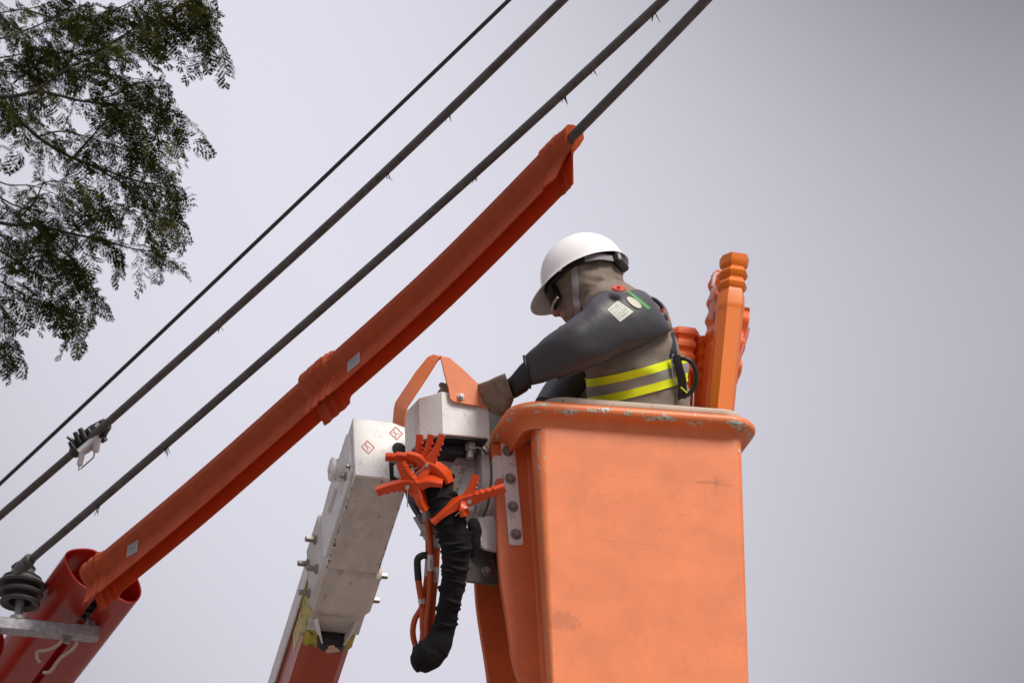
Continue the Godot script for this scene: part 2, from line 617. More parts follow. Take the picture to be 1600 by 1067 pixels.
	textured(m, worn(256, 256, lin(0.20, 0.155, 0.115), {"seed": 73, "mottle": 0.15, "coarse": 0.015, "stain": Color(0.3, 0.25, 0.2), "stain_at": 0.6, "scratches": 30}), 6.0)
	mat("skin", lin(0.42, 0.2, 0.14), 0.55)
	mat("helmet_white", lin(0.86, 0.86, 0.86), 0.28)
	mat("strap_grey", lin(0.27, 0.26, 0.28), 0.8)
	mat("hi_vis_yellow", lin(0.72, 0.80, 0.004), 0.7)
	mat("reflective_grey", lin(0.24, 0.235, 0.215), 0.6)
	mat("lens_dark", lin(0.012, 0.013, 0.015), 0.12)
	mat("red_plastic", lin(0.5, 0.07, 0.03), 0.45)
	mat("strap_blue", lin(0.016, 0.02, 0.04), 0.7)
	mat("lime_mark", lin(0.08, 0.28, 0.09), 0.6)
	mat("sticker_paper", Color.WHITE, 0.7)
	textured(M.sticker_paper, label_texture(6, Color(0.5, 0.52, 0.5), Color(0.83, 0.85, 0.8), 3))
	mat("sticker_cream", lin(0.6, 0.56, 0.46), 0.7)
	mat("label_grey", Color.WHITE, 0.5)
	textured(M.label_grey, label_texture(5, Color(0.35, 0.34, 0.35), Color(0.68, 0.67, 0.68), 5))
	mat("decal_yellow", Color.WHITE, 0.6)
	textured(M.decal_yellow, label_texture(9, Color(0.55, 0.5, 0.3), Color(0.82, 0.76, 0.5), 7))
	mat("band_yellow", Color.WHITE, 0.5)
	textured(M.band_yellow, worn(128, 128, lin(0.46, 0.36, 0.03), {"seed": 81, "mottle": 0.1, "stain": Color(0.15, 0.1, 0.06), "stain_at": 0.62, "stain_a": 0.9, "coarse": 0.04, "stain_freq": 0.03}), 6.0)
	mat("decal_red", lin(0.5, 0.10, 0.08), 0.6)
	m = mat("cream_liner", Color.WHITE, 0.6)
	textured(m, worn(256, 256, lin(0.56, 0.50, 0.42), {"seed": 83, "mottle": 0.08, "coarse": 0.02, "speck": Color(0.4, 0.34, 0.28), "speck_at": 0.74, "scratches": 30}), 3.0)
	m = mat("insulator_body", lin(0.040, 0.036, 0.040), 0.5)
	mat("tie_strap", lin(0.42, 0.33, 0.27), 0.6)
	mat("webbing", Color.WHITE, 0.8)
	textured(M.webbing, worn(128, 128, lin(0.3, 0.255, 0.23), {"seed": 85, "mottle": 0.15, "coarse": 0.05, "speck": Color(0.2, 0.17, 0.15), "speck_at": 0.66}), 7.0)
	mat("bumper_tan", lin(0.55, 0.40, 0.30), 0.8)
	mat("tag_pale", lin(0.6, 0.42, 0.4), 0.6)
	m = mat("leaf_green", Color.WHITE, 0.8)
	m.metallic_specular = 0.2
	m.albedo_color = lin(0.052, 0.066, 0.016)
	m.backlight_enabled = true
	m.backlight = lin(0.10, 0.12, 0.02)
	m.vertex_color_use_as_albedo = true
	m = mat("bark", Color.WHITE, 0.9)
	textured(m, worn(256, 256, lin(0.05, 0.038, 0.033), {"seed": 91, "mottle": 0.3, "coarse": 0.04}), 3.0)
	m = mat("street", Color.WHITE, 0.9)
	textured(m, worn(512, 512, lin(0.23, 0.20, 0.18), {"seed": 93, "mottle": 0.2, "coarse": 0.01, "speck": Color(0.3, 0.28, 0.27), "speck_at": 0.62}), 0.35)
	m = mat("concrete_pole", Color.WHITE, 0.9)
	textured(m, worn(256, 256, lin(0.34, 0.33, 0.31), {"seed": 95, "mottle": 0.15, "coarse": 0.03}), 1.5)

# ---------------------------------------------------------------- sky, sun, camera
func make_sky() -> Image:
	var w := 1024
	var h := 512
	var im := Image.create(w, h, false, Image.FORMAT_RGBF)
	for y in h:
		var el := 90.0 - (y + 0.5) / h * 180.0
		for x in w:
			var az := (x + 0.5) / w * 360.0 - 180.0
			# a closed cloud deck, thicker overhead cloud in broad soft bands
			var wa := az + 4.0 * sin(deg_to_rad((el - 25.0) * 5.0)) + 0.0
			var dip := 1.0 - cos(deg_to_rad((wa + 2.2) * 16.0))
			var wave := -0.225 * dip
			var rise := -(0.04 + 0.15 * dip / 1.57) * (1.0 - cos(deg_to_rad((el - 25.0) * 24.0 + 9.0 * sin(deg_to_rad(az * 3.0)))))
			var l := 0.334 * (1.0 + 0.8 * (sin(deg_to_rad(maxf(el, 0.0))) - 0.42))
			var far := smoothstep(75.0, 50.0, absf(el))
			var k := l * (1.0 + (wave + rise) * far)
			if el < -2.0:
				k *= 0.35
			im.set_pixel(x, y, Color(k * 0.985, k * 0.975, k * 1.10))
	return im

func make_view():
	var cam := Camera3D.new()
	cam.name = "camera"
	cam.transform = cam_xf
	cam.fov = rad_to_deg(2.0 * atan(533.5 / FOCAL))
	cam.near = 0.1
	cam.far = 4000.0
	add_child(cam)
	cam.current = true
	var lens := CameraAttributesPhysical.new()
	lens.frustum_focal_length = 12.0 / tan(deg_to_rad(cam.fov) / 2.0)
	lens.frustum_focus_distance = 15.0
	lens.frustum_near = 0.1
	lens.frustum_far = 4000.0
	lens.exposure_aperture = lens.frustum_focal_length / 20.0
	cam.attributes = lens
	cam.fov = rad_to_deg(2.0 * atan(533.5 / FOCAL))
	var env := Environment.new()
	env.background_mode = Environment.BG_SKY
	var sky := Sky.new()
	var pano := PanoramaSkyMaterial.new()
	pano.panorama = tex(make_sky())
	sky.sky_material = pano
	env.sky = sky
	env.tonemap_mode = Environment.TONE_MAPPER_LINEAR
	env.tonemap_exposure = 2.25
	env.sdfgi_enabled = true
	env.ssao_enabled = true
	env.ssil_enabled = true
	var we := WorldEnvironment.new()
	we.name = "world_environment"
	we.environment = env
	add_child(we)
	var sun := DirectionalLight3D.new()
	sun.name = "sun"
	sun.light_energy = 0.5
	sun.light_angular_distance = 25.0
	sun.light_color = Color(1.0, 0.97, 0.93)
	sun.shadow_enabled = true
	add_child(sun)
	sun.look_at_from_position(Vector3.ZERO, -Vector3(0.48, 0.72, 0.52).normalized() * 1.0)

# ---------------------------------------------------------------- ground, cables and what hangs on them
func make_ground():
	var g := MB.new()
	var s := 1500.0
	g.quad(Vector3(-s, 0, s), Vector3(-s, 0, -s), Vector3(s, 0, -s), Vector3(s, 0, s))
	var o := put("ground", g, M.street)
	o.set_meta("kind", "structure")
	o.set_meta("label", "grey street surface far below the lift bucket")

func cable(called, label, pts: Array, r: float, m, twist := false):
	var path := spline(pts, 10)
	var mb := MB.new()
	mb.tube(path, r, 12 if not twist else 10)
	if twist:                                          # strands laid round the core
		var f := MB.frames(path)
		for k in 5:
			var strand := []
			var n := 0
			for i in path.size() - 1:
				for j in 6:
					var a := TAU * k / 5.0 + n * 1.05
					strand.append(path[i].lerp(path[i + 1], j / 6.0) + (f[i][1] * cos(a) + f[i][2] * sin(a)) * r * 0.62)
					n += 1
			mb.tube(strand, r * 0.42, 5, false)
	var o := put(called, mb, m)
	o.set_meta("label", label)
	o.set_meta("category", "cable")
	return o

const COVER := [[0.000, 0.042], [0.024, 0.036], [0.038, 0.018], [0.040, -0.004], [0.030, -0.026], [0.013, -0.050], [0.014, -0.062], [0.026, -0.095], [0.040, -0.135]]

func cover_outline(scale: Vector2, grow: float) -> Array:     # closed outline of the bell-shaped section, wall 4 mm
	var half := []
	for q in COVER:
		half.append(Vector2(q[0] * scale.x, -0.02 + (q[1] + 0.02) * scale.y) * 0.82)
	var line := []
	for i in range(half.size() - 1, 0, -1):
		line.append(Vector2(-half[i].x, half[i].y))
	line.append_array(half)
	var outer := []
	var inner := []
	for i in line.size():
		var t: Vector2 = (line[mini(i + 1, line.size() - 1)] - line[maxi(i - 1, 0)]).normalized()
		var n := Vector2(-t.y, t.x)
		outer.append(line[i] + n * grow)
		inner.append(line[i] + n * (grow - 0.004))
	inner.reverse()
	return outer + inner

# path: points down the conductor; bumps: [[from 0..1, to 0..1, ridges, width scale]]; cut: how far the skirt is cut back at the far end
func cover(path: Array, bumps: Array, cut: float) -> MB:
	var mb := MB.new()
	var fine := []
	var total := 0.0
	for i in path.size() - 1:
		total += path[i].distance_to(path[i + 1])
	var n := 160
	var acc := 0.0
	var seg := 0
	for k in n + 1:
		var want := total * k / n
		while seg < path.size() - 2 and acc + path[seg].distance_to(path[seg + 1]) < want:
			acc += path[seg].distance_to(path[seg + 1])
			seg += 1
		fine.append(path[seg].lerp(path[seg + 1], (want - acc) / path[seg].distance_to(path[seg + 1])))
	var rings := []
	for k in n + 1:
		var t: Vector3 = (fine[mini(k + 1, n)] - fine[maxi(k - 1, 0)]).normalized()
		var h := Vector3.UP.cross(t).normalized()
		if h.dot(EYE - fine[k]) < 0:
			h = -h
		var up := h.cross(t).normalized()
		if up.y < 0:
			up = -up
		var u := k / float(n)
		var sc := Vector2.ONE
		var grow := 0.0
		for b in bumps:
			var edge: float = b[4] if b.size() > 4 else 0.012
			var inside := smoothstep(b[0] - edge, b[0], u) * (1.0 - smoothstep(b[1], b[1] + edge, u))
			sc = sc.lerp(b[3], inside)
			if inside > 0.5:
				grow += 0.0062 * pow(absf(sin(PI * (u - b[0]) / (b[1] - b[0]) * b[2])), 1.3)
		var ring := []
		var outline := cover_outline(sc, grow)
		for q in outline:
			var slide := 0.0
			if k > n - 14:
				slide = cut * clampf(q.y / -0.12, 0, 1) * (k - n + 14) / 14.0
			ring.append(fine[k] + h * q.x + up * q.y - t * slide)
		rings.append(ring)
	mb.loft(rings, true, true)
	return mb

func drape(called, surf: MB, quadpx: Array, m, parent, nx := 4, ny := 3, lift := 0.0012) -> MeshInstance3D:   # a thin sheet laid on a surface, following it
	var rows := []
	for j in ny + 1:
		var row := []
		for i in nx + 1:
			var u := i / float(nx)
			var w := j / float(ny)
			var a: Vector2 = quadpx[0].lerp(quadpx[1], u)
			var b: Vector2 = quadpx[3].lerp(quadpx[2], u)
			var q := a.lerp(b, w)
			var d := (P(q.x, q.y, 1.0) - EYE).normalized()
			var got = surf.hit(EYE, d)
			row.append(got[0] + got[1] * lift if got else null)
		rows.append(row)
	var mb := MB.new()
	for j in ny:
		for i in nx:
			var c := [rows[j][i], rows[j][i + 1], rows[j + 1][i + 1], rows[j + 1][i]]
			if c.has(null):
				continue
			mb.quad(c[0], c[1], c[2], c[3], Vector2(i / float(nx), j / float(ny)), Vector2((i + 1) / float(nx), j / float(ny)), Vector2((i + 1) / float(nx), (j + 1) / float(ny)), Vector2(i / float(nx), (j + 1) / float(ny)))
	if mb.v.size() == 0:
		print("drape missed: ", called)
		return null
	return put(called, mb, m, parent, 60)

func make_cables():
	var lines := []
	lines.append(cable("steel_cable", "thin dark stranded cable, uppermost and farthest left of the four lines", [P(-500, 1215, 18.6), P(0, 755, 17.4), P(400, 378, 16.6), P(795, 0, 15.8), P(1300, -490, 14.9)], 0.0066, M.thin_cable, true))
	lines.append(cable("covered_cable", "thick grey cable carrying the black clamp, second of the four lines", [P(-500, 1230, 18.3), P(0, 805, 16.8), P(230, 605, 16.3), P(560, 307, 15.4), P(879, 0, 14.6), P(1300, -420, 13.6)], 0.0132, M.cable_sheath))
	lines.append(cable("covered_cable", "thick grey cable running down to the ribbed insulator at the lower left", [P(44, 878, 16.6), P(62, 862, 16.5), P(120, 813, 16.35), P(340, 624, 15.8), P(687, 320, 15.0), P(1030, 6, 14.2), P(1400, -350, 13.4)], 0.0132, M.cable_sheath))
	lines.append(cable("covered_cable", "thick grey cable sheathed in the long orange line covers", [P(138, 904, 16.45), P(318, 753, 16.05), P(498, 594, 15.6), P(687, 423, 15.12), P(902, 206, 14.6), P(1107, -4, 14.1), P(1500, -420, 13.2)], 0.0142, M.cable_sheath))

	# stray fibres caught on the cables
	for q in [[2, 1022, 22, 14.2], [1, 700, 176, 15.05], [2, 925, 107, 14.45], [2, 880, 148, 14.55], [2, 745, 272, 14.9], [2, 259, 700, 16.0], [2, 152, 792, 16.25], [1, 342, 508, 16.0], [1, 604, 269, 15.28]]:
		var fb := MB.new()
		var o := P(q[1], q[2], q[3])
		for k in 4:
			fb.tube([o + Vector3(rng.randf_range(-0.006, 0.006), 0.004, 0), o + Vector3(rng.randf_range(-0.014, 0.018), rng.randf_range(-0.030, -0.018), rng.randf_range(-0.01, 0.01))], [0.0020, 0.0006], 5)
		put("dry_fibre", fb, M.bark, lines[q[0]])
	# the two orange covers
	var low := cover(spline(pxs([[138, 902, 16.45], [318, 752, 16.05], [531, 563, 15.55]]), 10), [[0.0, 0.075, 3.0, Vector2(1.1, 1.06)], [0.93, 1.0, 3.0, Vector2(1.02, 1.0)]], 0.0)
	var t := thing("line_cover", "lower orange plastic line cover reaching down to the red tube", "line cover", P(140, 905, 16.45), "orange covers on the cable")
	put("shell", low, M.cover_plastic, t, 28)
	drape("label", low, [Vector2(199, 853), Vector2(216, 843), Vector2(214, 862), Vector2(197, 871)], M.label_grey, t)
	var high := cover(spline(pxs([[484, 606, 15.58], [687, 423, 15.12], [898, 210, 14.62]]), 10), [[0.0, 0.085, 3.0, Vector2(1.32, 1.12), 0.03], [0.90, 0.965, 3.0, Vector2(1.0, 1.0)]], 0.085)
	var u := thing("line_cover", "upper orange plastic line cover ending high on the bare cable", "line cover", P(487, 608, 15.58), "orange covers on the cable")
	put("shell", high, M.cover_plastic, u, 28)
	drape("label", high, [Vector2(543, 566), Vector2(562, 549), Vector2(562, 566), Vector2(543, 582)], M.label_grey, u)
	for q in [[513, 637], [522, 634], [508, 641]]:     # locking tabs under the joint
		var b := MB.new()
		var o := P(q[0], q[1], 15.62)
		b.box(Transform3D(Basis(Vector3(0, 0, 1), 0.7), o), Vector3(0.012, 0.03, 0.012), 0.003)
		put("locking_tab", b, M.cover_plastic, u)

func make_clamp_connector():
	var d := 16.52
	var t := thing("cable_clamp", "black piercing clamp with wire bail on the second cable", "clamp", P(140, 690, d))
	var dir := (P(230, 605, 16.3) - P(0, 805, 16.8)).normalized()
	var nrm := dir.cross(Vector3(0.2, 0, 1)).normalized()
	var mb := MB.new()
	mb.tube([P(114, 708, d + 0.02), P(126, 697, d), P(150, 677, d), P(166, 662, d - 0.02)], [0.019, 0.032, 0.033, 0.021], 10)
	put("body", mb, M.black_plastic, t)
	for q in [[112, 688, 104, 682, 0.007], [121, 686, 116, 675, 0.011], [130, 681, 124, 669, 0.012], [139, 676, 136, 670, 0.010], [112, 697, 108, 690, 0.010], [160, 684, 164, 672, 0.012]]:
		var f := MB.new()
		f.tube([P(q[0] + 4, q[1] + 6, d - 0.03), P(q[0], q[1], d - 0.03), P(q[2], q[3], d - 0.03)], [q[4], q[4], q[4] * 0.7], 7)
		put("fin", f, M.black_plastic, t, 20)
	for q in [[152, 676, 149, 685], [154, 662, 150, 668]]:
		var f := MB.new()
		f.tube([P(q[0], q[1], d - 0.045), P(q[2], q[3], d - 0.045)], 0.008, 8)
		put("cap", f, M.aluminium, t)
	var jaw := MB.new()
	jaw.bar([P(124, 708, d - 0.035), P(150, 686, d - 0.035)], 0.024, 0.03, Vector3(0, 0.4, 1), 0.005)
	put("jaw", jaw, M.aluminium, t)
	for q in [[128, 707, 123, 728, 0.0098], [152, 684, 148, 707, 0.0125]]:
		var f := MB.new()
		var a := P(q[0], q[1], d - 0.04)
		var b := P(q[2], q[3], d - 0.04)
		f.tube([a, a.lerp(b, 0.9), b], [q[4], q[4], q[4] * 0.6], 12)
		put("barrel", f, M.aluminium, t)
	var w := MB.new()
	w.tube(pxs([[123, 726], [122, 735], [128, 730], [137, 722], [145, 715], [148, 704]], d - 0.04), 0.0026, 8)
	put("wire_bail", w, M.bolt_steel, t)

func insulator(label, base: Vector3, k: float, m, sheds := 3) -> Node3D:
	var t := thing("pin_insulator", label, "insulator", base, "ribbed insulators on the crossarm")
	var up := Vector3(0.06, 1, 0.0).normalized()
	var pin := MB.new()
	pin.lathe(base, up, [[0.0001, 0.0], [0.026 * k, 0.0], [0.026 * k, 0.012 * k], [0.013 * k, 0.016 * k], [0.013 * k, 0.10 * k]], 16)
	put("pin", pin, M.galvanised, t)
	var body := MB.new()
	var prof := [[0.016, 0.10], [0.034, 0.094], [0.036, 0.060], [0.052, 0.052]]
	for i in sheds:
		var y := 0.052 + i * 0.030
		var r := 0.060 + i * 0.006
		prof.append_array([[r, y], [r + 0.003, y + 0.007], [r - 0.001, y + 0.013], [r - 0.014, y + 0.020], [r - 0.015, y + 0.026]])
	var yt := 0.052 + sheds * 0.030
	prof.append_array([[0.060, yt - 0.002], [0.040, yt + 0.010], [0.034, yt + 0.026], [0.038, yt + 0.032], [0.028, yt + 0.044], [0.0001, yt + 0.048]])
	for q in prof:
		q[0] *= k
		q[1] *= k
	body.lathe(base, up, prof, 36)
	put("body", body, m, t, 32)
	return t

func make_crossarm():
	var d := 16.7
	var right := P(152, 991, 16.75)
	var left := right + Vector3(-cos(deg_to_rad(14)), 0.0, sin(deg_to_rad(14))) * 2.2
	var dir := (right - left).normalized()
	var t := thing("crossarm", "grey galvanised steel crossarm bar carrying the ribbed insulators", "crossarm", left)
	var mb := MB.new()
	mb.bar([left, right], 0.055, 0.042, Vector3.UP, 0.004)
	put("bar", mb, M.galvanised, t)
	for s in [0.10, 0.33, 0.9, 1.4]:
		bolt(t, right - dir * s + Vector3(0, -0.021, 0), Vector3.DOWN, 0.011, 0.02, M.bolt_steel)
	# pole that the arm is bolted to, left of the picture
	var foot := Vector3(left.x + 0.55, 0, left.z - 0.22)
	var p := thing("utility_pole", "tall round concrete pole holding the steel crossarm", "pole", foot)
	var pole := MB.new()
	pole.lathe(foot, Vector3.UP, [[0.0001, 0.0], [0.17, 0.0], [0.115, 9.4], [0.10, 9.45], [0.0001, 9.45]], 28)
	put("shaft", pole, M.concrete_pole, p)
	var b1 := right - dir * 0.262 + Vector3(0, 0.021, 0)
	insulator("dark grey ribbed insulator with the cable tied on its head, at the left edge", b1, 1.06, M.insulator_body)
	var b2 := right - dir * 0.035 + Vector3(0, 0.021, 0)
	insulator("black ribbed insulator half hidden in the slit of the red tube", b2, 0.62, M.insulator_body)
	# tie that holds the cable to the left insulator's head
	var tie := MB.new()
	var c := P(44, 879, 16.6)
	tie.tube(spline([P(24, 893, 16.62), P(33, 886, 16.56), P(40, 880, 16.56), P(48, 872, 16.54)], 6), [0.012, 0.014, 0.016, 0.017, 0.018, 0.019, 0.02, 0.021, 0.021, 0.021, 0.021, 0.021, 0.021, 0.021, 0.021, 0.021, 0.02, 0.019, 0.015], 10)
	var o := put("cable_tie", tie, M.cable_sheath)
	o.set_meta("label", "dark tie wrapped where the cable meets the left insulator")
	o.set_meta("category", "cable tie")

func red_tube(label, outline: Array, d: float, axis: Vector3, length: float) -> Node3D:
	var pts := spline(outline.map(func(q): return P(q[0], q[1], d)), 5)
	var t := thing("tube_cover", label, "tube cover", pts[0] + axis * length, "red tube covers below the crossarm")
	var mid := Vector3.ZERO
	for p in pts:
		mid += p / pts.size()
	var rings := []
	var face := axis.normalized()
	for s in [0.0, 0.004, 0.3, 0.6, 1.0]:
		var outer := []
		var inner := []
		for i in pts.size():
			var tg: Vector3 = (pts[mini(i + 1, pts.size() - 1)] - pts[maxi(i - 1, 0)]).normalized()
			var n := tg.cross(face).normalized()
			outer.append(pts[i] + n * 0.0025 + axis * length * s)
			inner.append(pts[i] - n * 0.0025 + axis * length * s)
		inner.reverse()
		rings.append(outer + inner)
	var mb := MB.new()
	mb.loft(rings, true, false)
	for i in pts.size() - 1:                           # rim
		var n: int = rings[0].size()
		mb.quad(rings[0][i], rings[0][i + 1], rings[0][n - 2 - i], rings[0][n - 1 - i])
	put("shell", mb, M.tube_plastic, t, 40)
	return t

func make_tubes():
	var d := 16.55
	var axis := (P(20, 1082, 17.5) - P(160, 895, d)).normalized()
	var t := red_tube("glossy red plastic tube, open slit, around the black insulator", [[153, 926], [139, 921], [120, 908], [107, 889], [101, 872], [106, 862], [122, 858], [143, 859], [160, 868], [178, 880], [196, 888], [208, 895], [216, 910], [219, 926], [213, 938], [202, 941], [188, 936], [176, 927], [170, 922]], d, axis, 1.6)
	for list in [[[97, 1000], [88, 1009], [72, 1016], [58, 1018], [57, 1028], [62, 1035]], [[120, 1003], [113, 1014], [95, 1027], [86, 1038], [78, 1049], [66, 1051]]]:
		var s := MB.new()
		s.tube(spline(pxs(list, 16.66), 5), 0.0055, 8)
		put("tie_strap", s, M.tie_strap, t)
	for q in [[193, 907], [184, 915], [178, 922]]:
		var r := MB.new()
		r.lathe(P(q[0], q[1], 16.60), Vector3(0, -0.4, 1), [[0.007, 0.0], [0.005, 0.004], [0.0001, 0.005]], 10)
		put("rivet", r, M.tag_pale, t)
	red_tube("edge of another red tube peeking in at the left border", [[-18, 1035], [-36, 1020], [-42, 990], [-30, 968], [-12, 968], [0, 984], [5, 1004], [1, 1022], [-8, 1034]], 16.75, axis, 1.2)

# ---------------------------------------------------------------- tree
func frond(s: int) -> ArrayMesh:
	var r := RandomNumberGenerator.new()
	r.seed = s
	var v := PackedVector3Array()
	var nm := PackedVector3Array()
	var add := func(a: Vector3, b: Vector3, c: Vector3, e: Vector3):
		var n := (c - a).cross(b - a).normalized()
		for p in [a, b, c, a, c, e]:
			v.append(p)
			nm.append(n)
	var len := 0.21
	var bend := r.randf_range(0.15, 0.5)
	var spine := func(u: float) -> Vector3: return Vector3(u * len, -bend * len * u * u, 0.02 * sin(u * 3.0))
	for k in 10:
		var a: Vector3 = spine.call(k / 10.0)
		var b: Vector3 = spine.call((k + 1) / 10.0)
		add.call(a + Vector3(0, 0.0007, 0), b + Vector3(0, 0.0006, 0), b - Vector3(0, 0.0006, 0), a - Vector3(0, 0.0007, 0))
		add.call(a + Vector3(0, 0, 0.0007), b + Vector3(0, 0, 0.0006), b - Vector3(0, 0, 0.0006), a - Vector3(0, 0, 0.0007))
	for k in 9:
		for side in [-1.0, 1.0]:
			if r.randf() < 0.15:
				continue
			var u := 0.14 + 0.86 * k / 8.0
			var o: Vector3 = spine.call(u)
			var pl := 0.078 * sin(PI * clampf(0.25 + u * 0.62, 0, 1)) * r.randf_range(0.8, 1.1)
			var dir := Vector3(r.randf_range(0.4, 0.8), r.randf_range(-0.75, 0.25), side * 0.85).normalized()
			var droop := r.randf_range(0.1, 0.5)
			var n := 10
			for j in n:
				if r.randf() < 0.16:
					continue
				var w := (j + 0.6) / n
				var q := o + dir * pl * w + Vector3(0, -droop * pl * w * w, 0)
				for s2 in [-1.0, 1.0]:
					var out: Vector3 = (dir.cross(Vector3.UP).normalized() * s2 + dir * 0.45 + Vector3(0, r.randf_range(-0.5, 0.3), 0)).normalized()
					var ll := 0.0175 * sin(PI * clampf(0.2 + w * 0.7, 0, 1)) * r.randf_range(0.85, 1.15)
					var wd := (dir * 0.9 + Vector3(0, r.randf_range(-0.4, 0.4), 0)).normalized() * ll * 0.26
					add.call(q, q + out * ll * 0.5 + wd, q + out * ll, q + out * ll * 0.5 - wd)
	var arr := []
	arr.resize(Mesh.ARRAY_MAX)
	arr[Mesh.ARRAY_VERTEX] = v
	arr[Mesh.ARRAY_NORMAL] = nm
	var am := ArrayMesh.new()
	am.add_surface_from_arrays(Mesh.PRIMITIVE_TRIANGLES, arr)
	am.surface_set_material(0, M.leaf_green)
	return am

const TWIGS := [
	[0.010, [-160, 130], [0, 150], [60, 143], [130, 158], [195, 162], [252, 152]],
	[0.005, [55, 143], [100, 110], [150, 85], [200, 60], [235, 10]],
	[0.004, [90, 118], [110, 90], [120, 40], [125, -10]],
	[0.004, [100, 112], [140, 112], [180, 118], [225, 125]],
	[0.004, [130, 157], [180, 148], [220, 128], [250, 160], [276, 175]],
	[0.010, [-160, 60], [0, 163], [60, 215], [110, 245], [170, 268], [225, 285], [262, 286]],
	[0.004, [115, 245], [150, 205], [185, 172], [225, 186], [272, 214]],
	[0.004, [60, 213], [100, 205], [160, 222], [210, 238]],
	[0.009, [-160, 300], [0, 348], [50, 350], [110, 365], [160, 375], [205, 388], [246, 394]],
	[0.004, [30, 340], [55, 312], [70, 285], [110, 286], [150, 300]],
	[0.004, [110, 363], [150, 340], [200, 328], [236, 340]],
	[0.006, [-120, 330], [0, 392], [40, 420], [80, 440], [108, 475], [122, 508]],
	[0.004, [0, 420], [60, 400], [100, 408], [132, 448]],
	[0.006, [-120, 90], [0, 60], [45, 45], [90, 25], [140, 5]],
	[0.004, [-50, 30], [0, 20], [60, 10], [100, -5]],
	[0.004, [-50, 95], [0, 90], [50, 80], [100, 60]],
	[0.005, [150, 82], [200, 50], [235, 20], [280, -5], [310, -20]],
	[0.004, [300, -30], [308, 10], [318, 40], [324, 62]],
	[0.004, [285, -20], [300, 5], [315, 15], [325, 30]],
	[0.004, [-60, 440], [0, 480], [6, 520], [12, 548]],
	[0.004, [-60, 240], [0, 285], [50, 290], [90, 305]],
	[0.004, [150, 262], [200, 292], [240, 315], [262, 338]],
	[0.004, [0, 440], [40, 462], [72, 474]],
	[0.004, [40, 15], [100, 30], [160, 22], [215, 5]],
	[0.004, [235, -10], [248, 15], [262, 42]],
	[0.004, [0, 110], [40, 112], [80, 100], [130, 60]],
	[0.004, [20, 130], [70, 90], [120, 75], [170, 40]],
	[0.004, [160, 160], [190, 190], [230, 235], [262, 262]],
	[0.004, [60, 350], [95, 390], [125, 420], [140, 462]],
	[0.004, [-40, 350], [0, 366], [30, 380], [60, 372]],
	[0.004, [-30, 290], [20, 320], [60, 330], [95, 335]],
	[0.004, [160, 20], [190, 10], [225, -10]],
	[0.004, [-30, 0], [20, 40], [60, 70], [80, 100]],
]

func make_tree():
	var d := 17.6
	var foot := P(-900, 900, 19.0)
	foot.y = 0.0
	var t := thing("feathery_tree", "dark green feathery-leaved tree reaching in at the upper left", "tree", foot)
	var fork := P(-520, 260, 18.6)
	var tr := MB.new()
	var tp := spline([foot, foot + Vector3(0.15, 2.5, 0.1), foot + Vector3(0.05, 5.0, 0.2), fork, fork + Vector3(0.1, 1.6, -0.3), fork + Vector3(-0.2, 3.2, -0.5)], 6)
	var tr_r := []
	for i in tp.size():
		tr_r.append(0.17 * (1.0 - 0.8 * i / tp.size()))
	tr.tube(tp, tr_r, 14)
	put("trunk", tr, M.bark, t)
	var spots := []
	var r := RandomNumberGenerator.new()
	r.seed = 21
	var all_twigs := TWIGS.duplicate()
	for i in 26:                                       # the crown goes on to the left of the picture
		var x := r.randf_range(-420, -60)
		var y := r.randf_range(-150, 420)
		all_twigs.append([0.004, [x - 60, y - 10], [x, y], [x + r.randf_range(30, 60), y + r.randf_range(-40, 40)], [x + r.randf_range(80, 120), y + r.randf_range(-40, 70)]])
	var k := 0
	for tw in all_twigs:
		k += 1
		var pts := []
		var dd := d + r.randf_range(-0.45, 0.45)
		if tw[0] > 0.0055:
			pts.append(fork + Vector3(0, (tw[1][1] - 200) * -0.001, 0))
		for i in range(1, tw.size()):
			pts.append(P(tw[i][0], tw[i][1], dd + r.randf_range(-0.06, 0.06)))
		var path := spline(pts, 6)
		var rad := []
		for i in path.size():
			rad.append(maxf(0.0014, tw[0] * (1.0 - 0.85 * i / path.size())))
		var b := MB.new()
		b.tube(path, rad, 7)
		put("branch", b, M.bark, t)
		var first := int(path.size() * (0.35 if tw[0] > 0.0055 else 0.05))
		for i in range(first, path.size()):
			for rep in 2:
				if r.randf() < 0.50:
					continue
				var tg: Vector3 = (path[mini(i + 1, path.size() - 1)] - path[maxi(i - 1, 0)]).normalized()
				var side := Vector3(r.randf_range(-1, 1), r.randf_range(-0.9, 0.35), r.randf_range(-1, 1))
				var x := (tg * r.randf_range(0.2, 1.0) + side * 0.75 + Vector3(0.1, -0.30, 0)).normalized()
				var y := (Vector3.UP + Vector3(r.randf_range(-0.6, 0.6), 0, r.randf_range(-0.6, 0.6)))
				var z := x.cross(y).normalized()
				var s := r.randf_range(0.38, 0.78)
				spots.append(Transform3D(Basis(x, z.cross(x).normalized(), z) * s, path[i] + Vector3(r.randf_range(-0.012, 0.012), r.randf_range(-0.012, 0.012), r.randf_range(-0.03, 0.03))))
	var kinds := [[], [], []]
	for i in spots.size():
		kinds[i % 3].append(spots[i])
	for i in 3:
		var mm := MultiMesh.new()
		mm.transform_format = MultiMesh.TRANSFORM_3D
		mm.use_colors = true
		mm.mesh = frond(100 + i)
		mm.instance_count = kinds[i].size()
		for j in kinds[i].size():
			mm.set_instance_transform(j, kinds[i][j])
			var g := r.randf_range(0.6, 1.0)
			mm.set_instance_color(j, Color(g * r.randf_range(0.9, 1.25), g, g * r.randf_range(0.8, 1.0)))
		var o := MultiMeshInstance3D.new()
		o.name = "crown"
		o.multimesh = mm
		o.set_meta("kind", "stuff")
		place(o, t)

